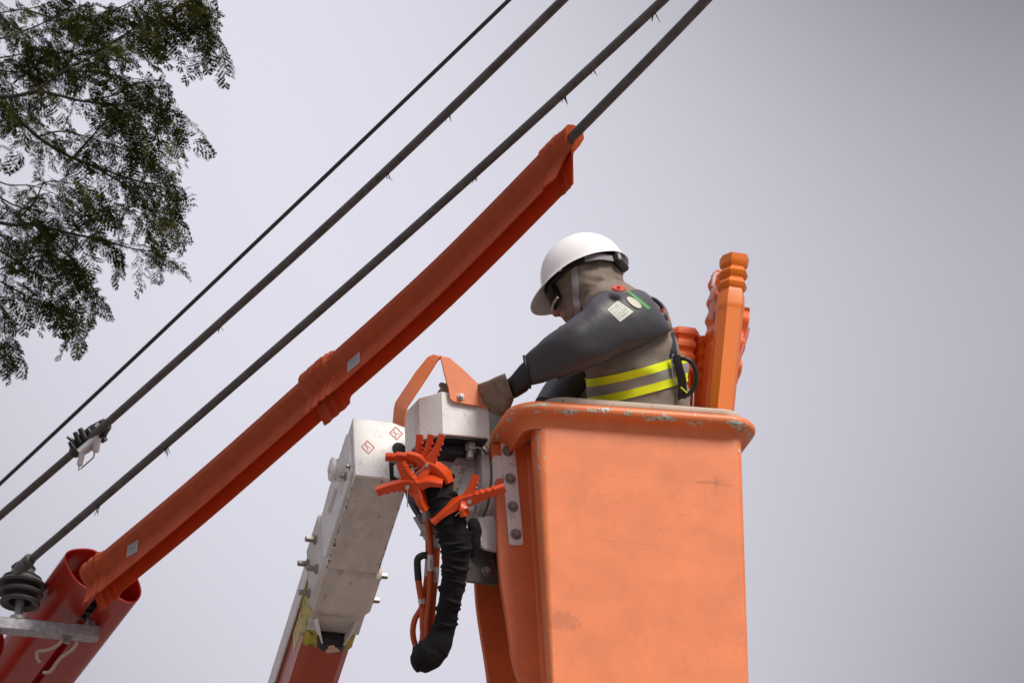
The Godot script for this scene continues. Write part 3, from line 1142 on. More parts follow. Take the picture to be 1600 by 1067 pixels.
# ---------------------------------------------------------------- the lift: bucket, its mount, the boom
var bk: Transform3D          # bucket frame: x along the front face, y up, z out of the front face, origin at the face's top left corner
var bm: Transform3D          # boom frame: x across, y to its back, z down its length, origin at the near left corner of its end

func BP(px, py, z) -> Vector3:                        # the point on the bucket's plane z that shows at px, py
	return on_plane(px, py, bk * Vector3(0, 0, z), bk.basis.z)

func set_frames():
	var yaw := deg_to_rad(15.0)
	bk = Transform3D(Basis(Vector3(cos(yaw), 0, -sin(yaw)), Vector3.UP, Vector3(sin(yaw), 0, cos(yaw))) * Basis(Vector3(0, 0, 1), deg_to_rad(2.1)), P(838, 652, 15.0))
	var e1 := Vector3(85, -10, -18).normalized()
	var e3 := Vector3(-48, -140, -148)
	e3 = (e3 - e1 * e1.dot(e3)).normalized()
	var e2 := e3.cross(e1).normalized()
	if e2.y < 0:
		e2 = -e2
	bm = Transform3D(cam_xf.basis * Basis(e1, e2, e3), P(555, 741, 15.22))

func round_loop(x0, x1, z0, z1, r, n := 5) -> Array:  # plan outline [x, z, outward x, outward z], from front left round to the right
	var out := []
	for c in [[x0 + r, z1 - r, PI, PI / 2], [x1 - r, z1 - r, PI / 2, 0.0], [x1 - r, z0 + r, 0.0, -PI / 2], [x0 + r, z0 + r, -PI / 2, -PI]]:
		for i in n + 1:
			var a: float = lerpf(c[2], c[3], i / float(n))
			out.append([c[0] + cos(a) * r, c[1] + sin(a) * r, cos(a), sin(a)])
	return out

func sweep_loop(loop: Array, profile: Array, mb: MB, us := 1.0):
	var lens := [0.0]
	for i in loop.size():
		var j := (i + 1) % loop.size()
		lens.append(lens[-1] + Vector2(loop[i][0], loop[i][1]).distance_to(Vector2(loop[j][0], loop[j][1])))
	for k in profile.size() - 1:
		for i in loop.size():
			var j := (i + 1) % loop.size()
			var q := []
			for c in [[i, k], [j, k], [j, k + 1], [i, k + 1]]:
				var l = loop[c[0]]
				var p = profile[c[1]]
				q.append(bk * Vector3(l[0] + l[2] * p[0], p[1], l[1] + l[3] * p[0]))
			var u0: float = us * lens[i] / lens[-1]
			var u1: float = us * lens[i + 1] / lens[-1]
			var v0 := k / float(profile.size() - 1)
			var v1 := (k + 1) / float(profile.size() - 1)
			mb.quad(q[0], q[1], q[2], q[3], Vector2(u0, v0), Vector2(u1, v0), Vector2(u1, v1), Vector2(u0, v1))

func make_bucket():
	var W := 0.628
	var D := 0.62
	var H := 1.06
	var t := thing("lift_bucket", "large scuffed orange fibreglass lift bucket the worker stands in", "lift bucket", bk * Vector3(W / 2, -H, -D / 2))
	var loop := round_loop(0.0, W, -D, 0.0, 0.028, 6)
	var dent := []                                   # the left side is drawn in between the two mounting flanges
	for q in [[0.0, -0.06], [0.004, -0.085], [0.014, -0.115], [0.026, -0.14], [0.034, -0.165], [0.036, -0.20], [0.036, -0.31], [0.036, -0.42], [0.034, -0.455], [0.026, -0.48], [0.010, -0.515], [0.002, -0.54], [0.0, -0.56]]:
		dent.push_front([q[0], q[1], -1.0, 0.0])
	loop.append_array(dent)
	var mb := MB.new()
	var prof := []
	for i in 11:
		var y := lerpf(-H, 0.0, i / 10.0)
		prof.append([0.026 * y / H, y])
	prof.append_array([[-0.006, 0.02], [-0.010, 0.02], [-0.012, -0.02], [-0.036, -H + 0.03]])
	for k in prof.size() - 1:
		for i in loop.size():
			var j := (i + 1) % loop.size()
			var q := []
			var uvs := []
			for c in [[i, k], [j, k], [j, k + 1], [i, k + 1]]:
				var l = loop[c[0]]
				var p = prof[c[1]]
				var w := Vector3(l[0] + l[2] * p[0], p[1], l[1] + l[3] * p[0])
				q.append(bk * w)
				uvs.append(Vector2((w.x + w.z) / W, -w.y / H))
			mb.quad(q[0], q[1], q[2], q[3], uvs[0], uvs[1], uvs[2], uvs[3])
	for y in [-H, -H + 0.03]:
		var ring := []
		for l in loop:
			ring.append(bk * Vector3(l[0] + l[2] * -0.03, y, l[1] + l[3] * -0.03))
		mb.fan(ring)
	put("shell", mb, M.bucket_paint, t, 42)
	# rim
	var lip := MB.new()
	sweep_loop(round_loop(-0.034, W, -D, 0.0, 0.05, 8), [[-0.05, -0.006], [-0.002, -0.034], [0.001, -0.018], [0.009, -0.006], [0.022, 0.000], [0.036, 0.002], [0.045, 0.006], [0.050, 0.014], [0.050, 0.024], [0.045, 0.032], [0.034, 0.036], [-0.01, 0.037], [-0.05, 0.036]], lip, 1.0)
	put("rim", lip, M.lip_paint, t, 50)
	var liner := MB.new()
	sweep_loop(round_loop(0.05, W - 0.012, -D + 0.02, -0.012, 0.05, 8), [[0.0, -0.15], [0.0, 0.036], [0.006, 0.042], [0.022, 0.044], [0.028, 0.050], [0.028, 0.062], [0.022, 0.067], [-0.004, 0.068], [-0.010, 0.062], [-0.012, -0.15]], liner)
	put("liner", liner, M.cream_liner, t, 50)
	# mounting flanges down the left side, front and rear of the mount
	for f in [[-0.20, 1.0], [-0.46, 1.0]]:
		var z0: float = f[0]
		var fl := MB.new()
		var rings := []
		var prev := []
		for i in 25:
			var y := lerpf(-0.005, -H, i / 24.0)
			var out := -0.074 + 0.020 * smoothstep(-0.02, -0.10, -absf(y)) * 0.0
			out = lerpf(-0.086, -0.074, smoothstep(0.0, 0.12, -y)) if y > -0.12 else -0.074
			if y < -0.35:
				out += 0.030 * smoothstep(0.35, 0.70, -y)
			if y < -0.66:
				out += 0.055 * smoothstep(0.66, 0.86, -y)
			var wall := 0.036 + 0.026 * y / H * -1.0
			var ring := []
			for p in [[wall + 0.02, z0 + 0.05], [wall, z0 + 0.045], [wall - 0.001, z0 + 0.03], [wall - 0.003, z0 + 0.02], [wall - 0.006, z0 + 0.012], [wall - 0.010, z0 + 0.006], [wall - 0.016, z0 + 0.002], [maxf(out, -0.09) + 0.008, z0], [out + 0.002, z0 - 0.002], [out, z0 - 0.006], [out, z0 - 0.016], [out + 0.004, z0 - 0.020], [wall + 0.02, z0 - 0.022]]:
				ring.append(bk * Vector3(p[0] if p[0] >= out else out, y, p[1]))
			rings.append(ring)
		fl.loft(rings, true, true)
		put("mounting_flange", fl, M.orange_paint, t, 40)
	# bolted backing plate
	var z := -0.2
	var n := bk.basis.z
	var plate := MB.new()
	var corner := []
	for c in [[782, 691], [784.5, 688.5], [800, 688.5], [803, 691], [817.5, 849], [815, 852.5], [798, 852.5], [795, 850]]:
		corner.append(BP(c[0], c[1], z))
	plate.prism(corner, n * 0.006, 0.0012)
	var pl := put("mounting_plate", plate, M.white_steel, t)
	for c in [[793, 705], [797, 748], [801, 791.5], [806, 835]]:
		bolt(pl, BP(c[0], c[1], z + 0.006), n, 0.0112, 0.013, M.bolt_steel)

func make_mount():
	var t := thing("bucket_mount", "white steel mount and rotator joining the boom to the bucket", "mount", bk * Vector3(-0.1, -0.3, -0.33))
	# faceted white housing
	var zf := -0.16
	var house := MB.new()
	var top_l := BP(693, 612, zf)
	var bot_l := BP(692, 679, zf)
	var bot_r := BP(765, 689, zf)
	var up := bk.basis.y * (bk.affine_inverse() * top_l).y - bk.basis.y * (bk.affine_inverse() * bot_l).y
	var plan := [bot_r, bot_l]
	var lb := bk.affine_inverse() * bot_l
	var rb := bk.affine_inverse() * bot_r
	plan.append(bk * Vector3(lb.x - 0.055, lb.y, zf - 0.055))
	plan.append(bk * Vector3(lb.x - 0.07, lb.y, zf - 0.17))
	plan.append(bk * Vector3(lb.x - 0.03, lb.y, zf - 0.24))
	plan.append(bk * Vector3(rb.x, lb.y, zf - 0.24))
	plan[0] = bk * Vector3(rb.x, lb.y, zf)
	house.prism(plan, up, 0.003)
	put("housing", house, M.white_steel, t, 25)
	var seal := MB.new()
	seal.prism(plan.map(func(q): return q + (plan[4] - q).normalized() * 0.007 - up.normalized() * 0.006), up.normalized() * 0.0055, 0.0)
	put("base_seal", seal, M.black_rubber, t, 25)
	var under := MB.new()
	under.prism([plan[1], plan[2], plan[3], plan[4], plan[5], plan[0]].map(func(q): return q.lerp(plan[4], 0.22) - up.normalized() * 0.036), up.normalized() * 0.03, 0.002)
	put("underplate", under, M.black_plastic, t, 25)
	# orange guard over the housing: bolted plate and bent strap
	var g := MB.new()
	var poly := []
	for c in [[687, 557], [702, 560], [724, 579], [745, 599], [760, 613], [767, 622], [769, 635], [765, 638], [735, 634], [708, 629], [702, 624], [700, 609], [694, 588]]:
		poly.append(BP(c[0], c[1], zf + 0.006))
	g.prism(poly, bk.basis.z * 0.006, 0.0012)
	var guard := put("guard", g, M.bracket_paint, t)
	for c in [[720, 620], [757.5, 626]]:
		bolt(guard, BP(c[0], c[1], zf + 0.012), bk.basis.z, 0.0075, 0.014, M.bright_steel if c[0] < 730 else M.bolt_steel)
	var strap := MB.new()
	var sp := [BP(697, 560, zf + 0.006), BP(688, 559, zf + 0.004), BP(683, 564, zf + 0.002), BP(668, 588, zf - 0.004), BP(650, 615, zf - 0.008), BP(636, 636, zf - 0.012), BP(634, 645, zf - 0.014), BP(632, 668, zf - 0.02)]
	var back := cam_xf.basis * Vector3(-0.034, 0.012, -0.045)
	var rings := []
	for i in sp.size():
		var tg: Vector3 = (sp[mini(i + 1, sp.size() - 1)] - sp[maxi(i - 1, 0)]).normalized()
		var nn := tg.cross(back).normalized() * 0.003
		rings.append([sp[i] - nn, sp[i] + nn, sp[i] + nn + back * minf(1.0, 0.4 + i * 0.2), sp[i] - nn + back * minf(1.0, 0.4 + i * 0.2)])
	strap.loft(rings)
	put("strap", strap, M.bracket_paint, guard)
	# control lever inside
	var lv := MB.new()
	lv.cyl(BP(722, 640, zf - 0.06), BP(728, 598, zf - 0.06), 0.010, 14, 0.003)
	put("lever", lv, M.black_plastic, t)
	# cast arm from the boom head to the rotator
	var arm := MB.new()
	var ap := []
	for c in [[652, 690], [700, 686], [748, 694], [752, 716], [752, 770], [744, 800], [716, 806], [700, 792], [680, 760], [650, 735]]:
		ap.append(BP(c[0], c[1], -0.27))
	arm.prism(ap, bk.basis.z * -0.17, 0.012)
	put("cast_arm", arm, M.white_steel, t, 50)
	var web := MB.new()
	web.prism([BP(660, 680, -0.26), BP(708, 686, -0.26), BP(690, 716, -0.26), BP(664, 712, -0.26)], bk.basis.z * -0.12, 0.004)
	put("dark_web", web, M.black_plastic, t)
	# rotator discs, axis along the bucket's x
	var ax := bk.basis.x
	for q in [[744, 755, 0.112, 0.030, 0.012, "rotator_ring"], [763, 752, 0.116, 0.032, 0.004, "rotator_disc"]]:
		var o: Vector3 = BP(q[0], q[1], -0.31) - ax * q[3] * 0.5
		var r: float = q[2]
		var w: float = q[3]
		var disc := MB.new()
		disc.lathe(o, ax, [[0.0001, 0.0], [r - q[4] - 0.004, 0.0], [r - 0.004, q[4] * 0.3], [r, q[4] * 0.3 + 0.004], [r, w - 0.004], [r - 0.004, w], [0.0001, w]], 48)
		put(q[5], disc, M.aluminium if q[5] == "rotator_ring" else M.white_steel, t, 28)
	var fit := MB.new()
	fit.cyl(BP(736, 684, -0.20), BP(735, 704, -0.20), 0.017, 6)
	fit.cyl(BP(735, 702, -0.20), BP(734, 716, -0.20), 0.011, 12)
	put("hose_fitting", fit, M.galvanised, t, 25)
	var hook := MB.new()
	hook.tube(spline([BP(735, 702, -0.19), BP(744, 699, -0.19), BP(754, 702, -0.19), BP(762, 712, -0.22)], 4), 0.004, 8)
	put("pipe", hook, M.bolt_steel, t)
	# plates under the rotator that the bucket hangs on
	var p1 := MB.new()
	p1.prism([[748, 808], [773, 805], [781, 858], [776, 861], [757, 857], [749, 850]].map(func(c): return BP(c[0], c[1], -0.255)), bk.basis.z * -0.014, 0.002)
	put("hanger_plate", p1, M.white_steel, t)
	var p2 := MB.new()
	p2.prism([[730, 838], [772, 846], [777, 910], [774, 914], [729, 908]].map(func(c): return BP(c[0], c[1], -0.30)), bk.basis.z * -0.012, 0.002)
	var hp := put("lower_plate", p2, M.grey_plate, t)
	bolt(hp, BP(760, 893, -0.30), bk.basis.z, 0.011, 0.016, M.bolt_steel)
	var beam := MB.new()
	beam.box(Transform3D(bk.basis, BP(766, 800, -0.36)), Vector3(0.07, 0.42, 0.10), 0.006)
	put("slide_beam", beam, M.grey_plate, t)
	var boot := MB.new()
	boot.tube(spline([BP(738, 812, -0.19), BP(742, 830, -0.18), BP(741, 850, -0.18), BP(736, 872, -0.19)], 4), [0.010, 0.015, 0.019, 0.020, 0.021, 0.019, 0.016, 0.018, 0.020, 0.016, 0.013, 0.010, 0.007], 10)
	put("rubber_boot", boot, M.sleeve_cloth, t, 60)
	var sb := MB.new()
	sb.prism([[758, 640], [802, 636], [796, 660], [779, 692], [776, 720], [756, 716]].map(func(c): return BP(c[0], c[1], -0.30)), bk.basis.z * -0.10, 0.004)
	put("side_bracket", sb, M.black_plastic, t)
	# webbing strap slung across
	var wb := MB.new()
	wb.bar(spline([BP(738, 700, -0.245), BP(722, 722, -0.235), BP(712, 740, -0.235), BP(703, 772, -0.24), BP(694, 800, -0.25)], 5), 0.042, 0.004, bk.basis.z, 0.001)
	put("webbing_strap", wb, M.webbing, t)

func bbox(x0, x1, y0, y1, z0, z1, mb: MB, bevel := 0.004):
	mb.box(bm * Transform3D(Basis(), Vector3((x0 + x1) / 2.0, (y0 + y1) / 2.0, (z0 + z1) / 2.0)), Vector3(x1 - x0, y1 - y0, z1 - z0), bevel)

func under_face(mb: MB, x0, x1, z0, z1, y, u0, u1, v0, v1):
	mb.quad(bm * Vector3(x0, y, z0), bm * Vector3(x1, y, z0), bm * Vector3(x1, y, z1), bm * Vector3(x0, y, z1), Vector2(u0, v0), Vector2(u1, v0), Vector2(u1, v1), Vector2(u0, v1))

func make_boom():
	var Wd := 0.162
	var Ht := 0.222
	var Z1 := 0.43
	var Z2 := 0.63
	var foot: Vector3 = bm * Vector3(0.08, 0.1, 4.2)
	foot.y = 0
	var t := thing("lift_boom", "white steel boom head on an orange-red fibreglass boom", "boom", foot)
	# head
	var head := MB.new()
	bbox(0, Wd, 0.003, Ht, 0.012, Z1, head, 0.003)
	var h := put("head", head, M.white_steel, t, 25)
	var un := MB.new()
	bbox(0.001, Wd - 0.001, -0.002, 0.0028, 0.010, Z1, un, 0.001)
	for i in un.v.size():
		var l := bm.affine_inverse() * un.v[i]
		un.uv[i] = Vector2(l.x / Wd, l.z / Z1)
	put("bottom_plate", un, M.boom_underside, h, 25)
	# end plate with a notch at its lower right corner
	var e := MB.new()
	e.prism([[0, -0.002], [0.104, -0.002], [0.104, 0.068], [Wd + 0.002, 0.074], [Wd + 0.002, Ht], [0, Ht]].map(func(q): return bm * Vector3(q[0], q[1], 0.0115)), bm.basis.z * -0.0115, 0.0015)
	put("end_plate", e, M.white_steel, h, 25)
	var notch := MB.new()
	bbox(0.106, Wd - 0.002, 0.004, 0.066, 0.004, 0.0119, notch, 0.002)
	put("notch", notch, M.hole_black, h, 25)
	var lug := MB.new()
	bbox(0.116, 0.150, 0.002, 0.052, -0.012, 0.004, lug, 0.006)
	put("lug", lug, M.white_steel, h, 25)
	var hole := MB.new()
	var c := bm * Vector3(0.137, 0.118, 0.0)
	var ring := []
	var ring2 := []
	for i in 28:
		var a := TAU * i / 28
		ring.append(c + bm.basis.x * cos(a) * 0.0215 + bm.basis.y * sin(a) * 0.026 - bm.basis.z * 0.001)
		ring2.append(c + bm.basis.x * cos(a) * 0.0215 + bm.basis.y * sin(a) * 0.026 + bm.basis.z * 0.02)
	hole.loft([ring2, ring], true, true)
	put("grommet", hole, M.hole_black, h, 25)
	# two diamond decals
	for q in [[0.042, 0.112, 0.3], [0.130, 0.180, 0.0]]:
		var o := bm * Vector3(q[0], q[1], -0.0006)
		var dm := MB.new()
		var r := 0.021
		var cn := [Vector3(-1, -0.1, 0), Vector3(-0.05, 1.35, 0), Vector3(1, 0.1, 0), Vector3(0.05, -1.35, 0)]
		for i in 4:
			var a: Vector3 = cn[i] * r
			var b: Vector3 = cn[(i + 1) % 4] * r
			dm.quad(o + bm.basis * a, o + bm.basis * b, o + bm.basis * (b * 0.8), o + bm.basis * (a * 0.8))
		dm.quad(o + bm.basis * Vector3(-0.001, -0.016, 0), o + bm.basis * Vector3(0.001, -0.016, 0), o + bm.basis * Vector3(-0.005, 0.016, 0), o + bm.basis * Vector3(-0.007, 0.016, 0))
		dm.quad(o + bm.basis * Vector3(-0.009, 0.004, 0), o + bm.basis * Vector3(-0.009, 0.006, 0), o + bm.basis * Vector3(0.009, -0.002, 0), o + bm.basis * Vector3(0.009, -0.004, 0))
		var dec := put("warning_decal", dm, M.decal_red, h)
		dec.set_meta("label", "small red diamond warning decal")
	# side cheek, pivot boss and stiffener
	var ck := MB.new()
	ck.prism([[0.02, 0.03], [0.06, 0.012], [0.39, 0.010], [0.42, 0.03], [0.42, 0.19], [0.30, 0.205], [0.05, 0.20], [0.02, 0.17]].map(func(q): return bm * Vector3(0.0, q[1], q[0])), bm.basis.x * -0.010, 0.002)
	put("cheek_plate", ck, M.white_steel, t, 25)
	var boss := MB.new()
	boss.lathe(bm * Vector3(-0.009, 0.108, 0.11), -bm.basis.x, [[0.034, 0.0], [0.034, 0.022], [0.030, 0.024], [0.030, 0.030], [0.036, 0.030], [0.036, 0.038], [0.032, 0.041], [0.012, 0.041], [0.012, 0.046], [0.0001, 0.046]], 28)
	put("pivot_boss", boss, M.white_steel, t, 25)
	bolt(t, bm * Vector3(-0.010, 0.055, 0.075), -bm.basis.x, 0.009, 0.018, M.bolt_steel)
	bolt(t, bm * Vector3(-0.010, 0.048, 0.022), -bm.basis.x, 0.007, 0.012, M.bolt_steel)
	var st := MB.new()
	st.bar([bm * Vector3(-0.014, 0.11, 0.20), bm * Vector3(-0.014, 0.11, 0.30)], 0.012, 0.014, bm.basis.y, 0.003)
	put("stiffener", st, M.white_steel, t, 25)
	# collar clamped round the fibreglass boom
	var col := MB.new()
	bbox(-0.014, Wd + 0.014, -0.012, Ht + 0.012, Z1 - 0.002, Z2, col, 0.016)
	put("collar", col, M.boom_underside, t, 30)
	for i in col.uv.size():
		var l := bm.affine_inverse() * col.v[i]
		col.uv[i] = Vector2(l.x / Wd * 0.7 + 0.15, 0.2 + l.z)
	t.get_child(t.get_child_count() - 1).free()
	var col2 := put("collar", col, M.boom_underside, t, 30)
	for z in [Z1 + 0.05, Z2 - 0.035]:
		for y in [0.035, 0.15]:
			bolt(col2, bm * Vector3(-0.014, y, z), -bm.basis.x, 0.010, 0.034, M.bolt_steel)
			bolt(col2, bm * Vector3(Wd + 0.014, y, z), bm.basis.x, 0.010, 0.026, M.bolt_steel)
	# keel under the boom: two converging plates and a worn rubber bumper
	for s in [0.0, 1.0]:
		var kp := MB.new()
		var x0 := lerpf(0.010, Wd - 0.024, s)
		var x1 := lerpf(0.045, Wd - 0.045, s)
		var xm := lerpf(x0, x1, 0.5)
		for w in [0.0, 1.0]:
			var o: float = w * (0.004 if s == 0.0 else -0.004)
			kp.quad(bm * Vector3(x0 + o, -0.040, Z2 - 0.012), bm * Vector3(xm + o, -0.052, Z2 + 0.035), bm * Vector3(xm + o, 0.008, Z2 + 0.10), bm * Vector3(x0 + o, 0.008, Z2 + 0.06))
			kp.quad(bm * Vector3(xm + o, -0.052, Z2 + 0.035), bm * Vector3(x1 + o, -0.056, Z2 + 0.085), bm * Vector3(x1 + o, 0.008, Z2 + 0.13), bm * Vector3(xm + o, 0.008, Z2 + 0.10))
		var inw := 0.004 if s == 0.0 else -0.004
		kp.quad(bm * Vector3(x0, -0.040, Z2 - 0.012), bm * Vector3(xm, -0.052, Z2 + 0.035), bm * Vector3(xm + inw, -0.052, Z2 + 0.035), bm * Vector3(x0 + inw, -0.040, Z2 - 0.012))
		kp.quad(bm * Vector3(xm, -0.052, Z2 + 0.035), bm * Vector3(x1, -0.056, Z2 + 0.085), bm * Vector3(x1 + inw, -0.056, Z2 + 0.085), bm * Vector3(xm + inw, -0.052, Z2 + 0.035))
		put("keel_plate", kp, M.white_steel, t, 25)
	var fl := MB.new()
	bbox(0.0, Wd, -0.004, 0.002, Z2 - 0.01, Z2 + 0.09, fl, 0.001)
	put("keel_floor", fl, M.boom_underside, t, 25)
	for i in 1:
		var mbp := MB.new()
		bbox(0.038, Wd - 0.038, -0.054, 0.003, Z2 + 0.082, Z2 + 0.135, mbp, 0.014)
		var bump_part := put("bumper", mbp, M.black_rubber, t, 30)
		var wear := MB.new()
		var wp := []
		for k in 16:
			var a := TAU * k / 16
			var rr := 0.017 * (1.0 + 0.25 * sin(a * 3.0 + 1.0) + 0.15 * sin(a * 7.0))
			wp.append(bm * Vector3(Wd / 2 + 0.002 + cos(a) * rr * 1.15, -0.0543, Z2 + 0.109 + sin(a) * rr))
		wear.prism(wp, bm.basis.y * -0.0012, 0.0)
		put("worn_pad", wear, M.bumper_tan, bump_part, 25)
	# yellow band, fibreglass boom, decals
	var band := MB.new()
	bbox(0.003, Wd - 0.003, 0.003, Ht - 0.003, Z2 - 0.01, Z2 + 0.185, band, 0.012)
	put("yellow_band", band, M.band_yellow, t, 30)
	var arm := MB.new()
	bbox(0.006, Wd - 0.006, 0.006, Ht - 0.006, Z2, 4.3, arm, 0.022)
	put("fibreglass_boom", arm, M.boom_fibreglass, t, 30)
	var de := MB.new()
	var quadz := [bm * Vector3(0.0052, 0.075, Z2 + 0.07), bm * Vector3(0.0052, 0.15, Z2 + 0.07), bm * Vector3(0.0052, 0.15, Z2 + 0.30), bm * Vector3(0.0052, 0.075, Z2 + 0.30)]
	de.quad(quadz[0], quadz[1], quadz[2], quadz[3], Vector2(0, 0), Vector2(1, 0), Vector2(1, 1), Vector2(0, 1))
	put("instruction_decal", de, M.decal_yellow, t)
	var sh := MB.new()
	bbox(-0.006, 0.002, 0.155, Ht + 0.004, Z2 - 0.02, Z2 + 1.1, sh, 0.003)
	put("side_shield", sh, M.white_steel, t, 25)
	var mast := MB.new()
	var top: Vector3 = bm * Vector3(Wd / 2, Ht / 2, 4.2)
	mast.box(Transform3D(Basis(Vector3.UP, 0.4), Vector3(top.x, top.y / 2 + 0.05, top.z)), Vector3(0.34, top.y + 0.3, 0.34), 0.03)
	put("mast", mast, M.boom_fibreglass, t, 30)

# ---------------------------------------------------------------- black cloth sleeve, hoses, clamps
func make_sleeve():
	var d := 14.98
	var pts := spline(pxs([[680, 742, d + 0.06], [684, 760, d + 0.02], [692, 790, d - 0.01], [704, 822, d - 0.02], [712, 850, d - 0.02], [711, 885, d - 0.02], [707, 915, d - 0.02], [700, 950, d - 0.01], [694, 980, d], [684, 1006, d], [668, 1024, d], [650, 1030, d], [641, 1031, d]]), 12)
	var rads := [22, 23, 23, 24.5, 25.5, 21.5, 19.5, 17.5, 18.5, 23, 26, 21, 6]
	var r := RandomNumberGenerator.new()
	r.seed = 5
	var folds := []
	var u := 0.02
	while u < 0.66:
		folds.append([u, r.randf_range(0.10, 0.24), r.randf_range(0, TAU), r.randf_range(0.003, 0.007), r.randf_range(0.01, 0.045)])
		u += r.randf_range(0.012, 0.03)
	for k in 6:
		folds.append([r.randf_range(0.72, 0.98), 0.05, r.randf_range(0, TAU), r.randf_range(0.008, 0.02), r.randf_range(0.03, 0.08)])
	var nz := FastNoiseLite.new()
	nz.seed = 9
	nz.frequency = 1.2
	var f := MB.frames(pts)
	var fine := []
	var seg := 40
	var rows := 330
	for k in rows + 1:
		var s := k / float(rows) * (pts.size() - 1)
		var i := mini(int(s), pts.size() - 2)
		var q: Vector3 = pts[i].lerp(pts[i + 1], s - i)
		var a1: Vector3 = f[i][1].lerp(f[i + 1][1], s - i).normalized()
		var a2: Vector3 = f[i][2].lerp(f[i + 1][2], s - i).normalized()
		var w := s / (pts.size() - 1) * (rads.size() - 1)
		var j := mini(int(w), rads.size() - 2)
		var base: float = lerpf(rads[j], rads[j + 1], smoothstep(0, 1, w - j)) / 540.0
		var uu := k / float(rows)
		var ring := []
		for m in seg:
			var a := TAU * m / seg
			var rr := base * 0.95
			for e in folds:
				var off: float = uu - e[0] - e[4] * 0.5 * sin(a + e[2])
				if absf(off) < e[3] * 3.0:
					rr += base * e[1] * exp(-off * off / (e[3] * e[3])) * (0.55 + 0.45 * sin(a * 2.0 + e[2] * 3.0))
			rr += base * 0.07 * nz.get_noise_3d(cos(a) * 1.0, sin(a) * 1.0, uu * 14.0)
			ring.append(q + (a1 * cos(a) + a2 * sin(a)) * rr)
		fine.append(ring)
	var mb := MB.new()
	mb.loft(fine)
	var o := put("hose_sleeve", mb, M.sleeve_cloth, self, 70)
	o.set_meta("label", "wrinkled black cloth sleeve hanging over the hydraulic hoses")
	o.set_meta("category", "hose sleeve")

func make_hoses():
	var d := 15.04
	var list := [
		["orange hydraulic hose with a black elbow fitting, leftmost of the bundle", [[668, 868], [660, 868], [653, 873], [652, 884], [654, 910], [658, 935], [660, 950], [661, 985], [664, 1012]], d - 0.01, 0.0085, 4, [658, 941]],
		["orange hydraulic hose bowing farthest out to the left", [[664, 800], [669, 850], [667, 900], [660, 945], [648, 968], [645, 990], [650, 1010], [660, 1018]], d + 0.01, 0.0075, 0, [667, 885]],
		["orange hydraulic hose in front at the middle of the bundle", [[666, 795], [672, 845], [673, 880], [671, 930], [667, 970], [668, 1010]], d - 0.02, 0.008, 0, [673, 878]],
		["orange hydraulic hose pressed against the black sleeve", [[684, 820], [682, 862], [680, 900], [676, 940], [674, 985], [672, 1012]], d + 0.015, 0.0085, 0, [680, 898]],
		["thin orange hydraulic hose at the back of the bundle", [[676, 800], [677, 860], [676, 920], [664, 965], [659, 1000], [662, 1018]], d + 0.035, 0.006, 0, [676, 862]],
	]
	for l in list:
		l[3] *= 1.18
		var t := thing("hydraulic_hose", l[0], "hose", P(l[1][-1][0], l[1][-1][1], l[2]), "orange hoses running into the black sleeve")
		var path := spline(pxs(l[1], l[2]), 8)
		var cut: int = l[4] * 8
		var mb := MB.new()
		mb.tube(path.slice(maxi(cut - 1, 0)), l[3], 12)
		put("tube", mb, M.hose_orange, t)
		if cut:
			var el := MB.new()
			el.tube(path.slice(0, cut), l[3] * 1.05, 12)
			put("elbow", el, M.black_rubber, t)
		else:
			var ft := MB.new()
			ft.tube(path.slice(0, 4), l[3] * 1.35, 8)
			put("fitting", ft, M.bolt_steel, t)
		var best := 0
		for i in path.size():
			if path[i].distance_to(P(l[5][0], l[5][1], l[2])) < path[best].distance_to(P(l[5][0], l[5][1], l[2])):
				best = i
		var mk := MB.new()
		mk.tube(path.slice(maxi(best - 3, 0), best + 3), l[3] * 1.06, 12)
		put("printed_band", mk, M.hose_print, t)
		var ch := MB.new()
		var mid: Vector3 = path[best]
		for k in 4:
			ch.box(Transform3D(cam_xf.basis, mid + cam_xf.basis.y * (k * 0.007 - 0.012) + cam_xf.basis.z * l[3] * 1.05), Vector3(0.005, 0.003, 0.0006), 0.0002)
		put("print", ch, M.black_plastic, t)
	# black supply hose and steel fitting behind the clamps
	var t2 := thing("supply_hose", "black supply hose with a steel coupling below the boom head", "hose", P(664, 812, 15.1))
	var bl := MB.new()
	bl.tube(spline(pxs([[634, 752, 15.16], [640, 778, 15.14], [650, 798, 15.1], [660, 810, 15.08]]), 6), 0.0095, 12)
	put("tube", bl, M.black_rubber, t2)
	var bl2 := MB.new()
	bl2.tube(spline(pxs([[642, 752, 15.12], [650, 782, 15.1], [660, 796, 15.08], [668, 798, 15.06]]), 6), 0.007, 12)
	put("tube", bl2, M.black_rubber, t2)
	var cp := MB.new()
	cp.tube(pxs([[650, 806], [664, 830]], 15.07), 0.011, 8)
	cp.tube(pxs([[661, 818], [668, 842]], 15.05), 0.012, 8)
	cp.tube(pxs([[682, 836], [683, 856]], 15.05), 0.010, 8)
	cp.tube(pxs([[657, 832], [663, 834]], 15.05), 0.010, 6)
	put("coupling", cp, M.galvanised, t2, 25)

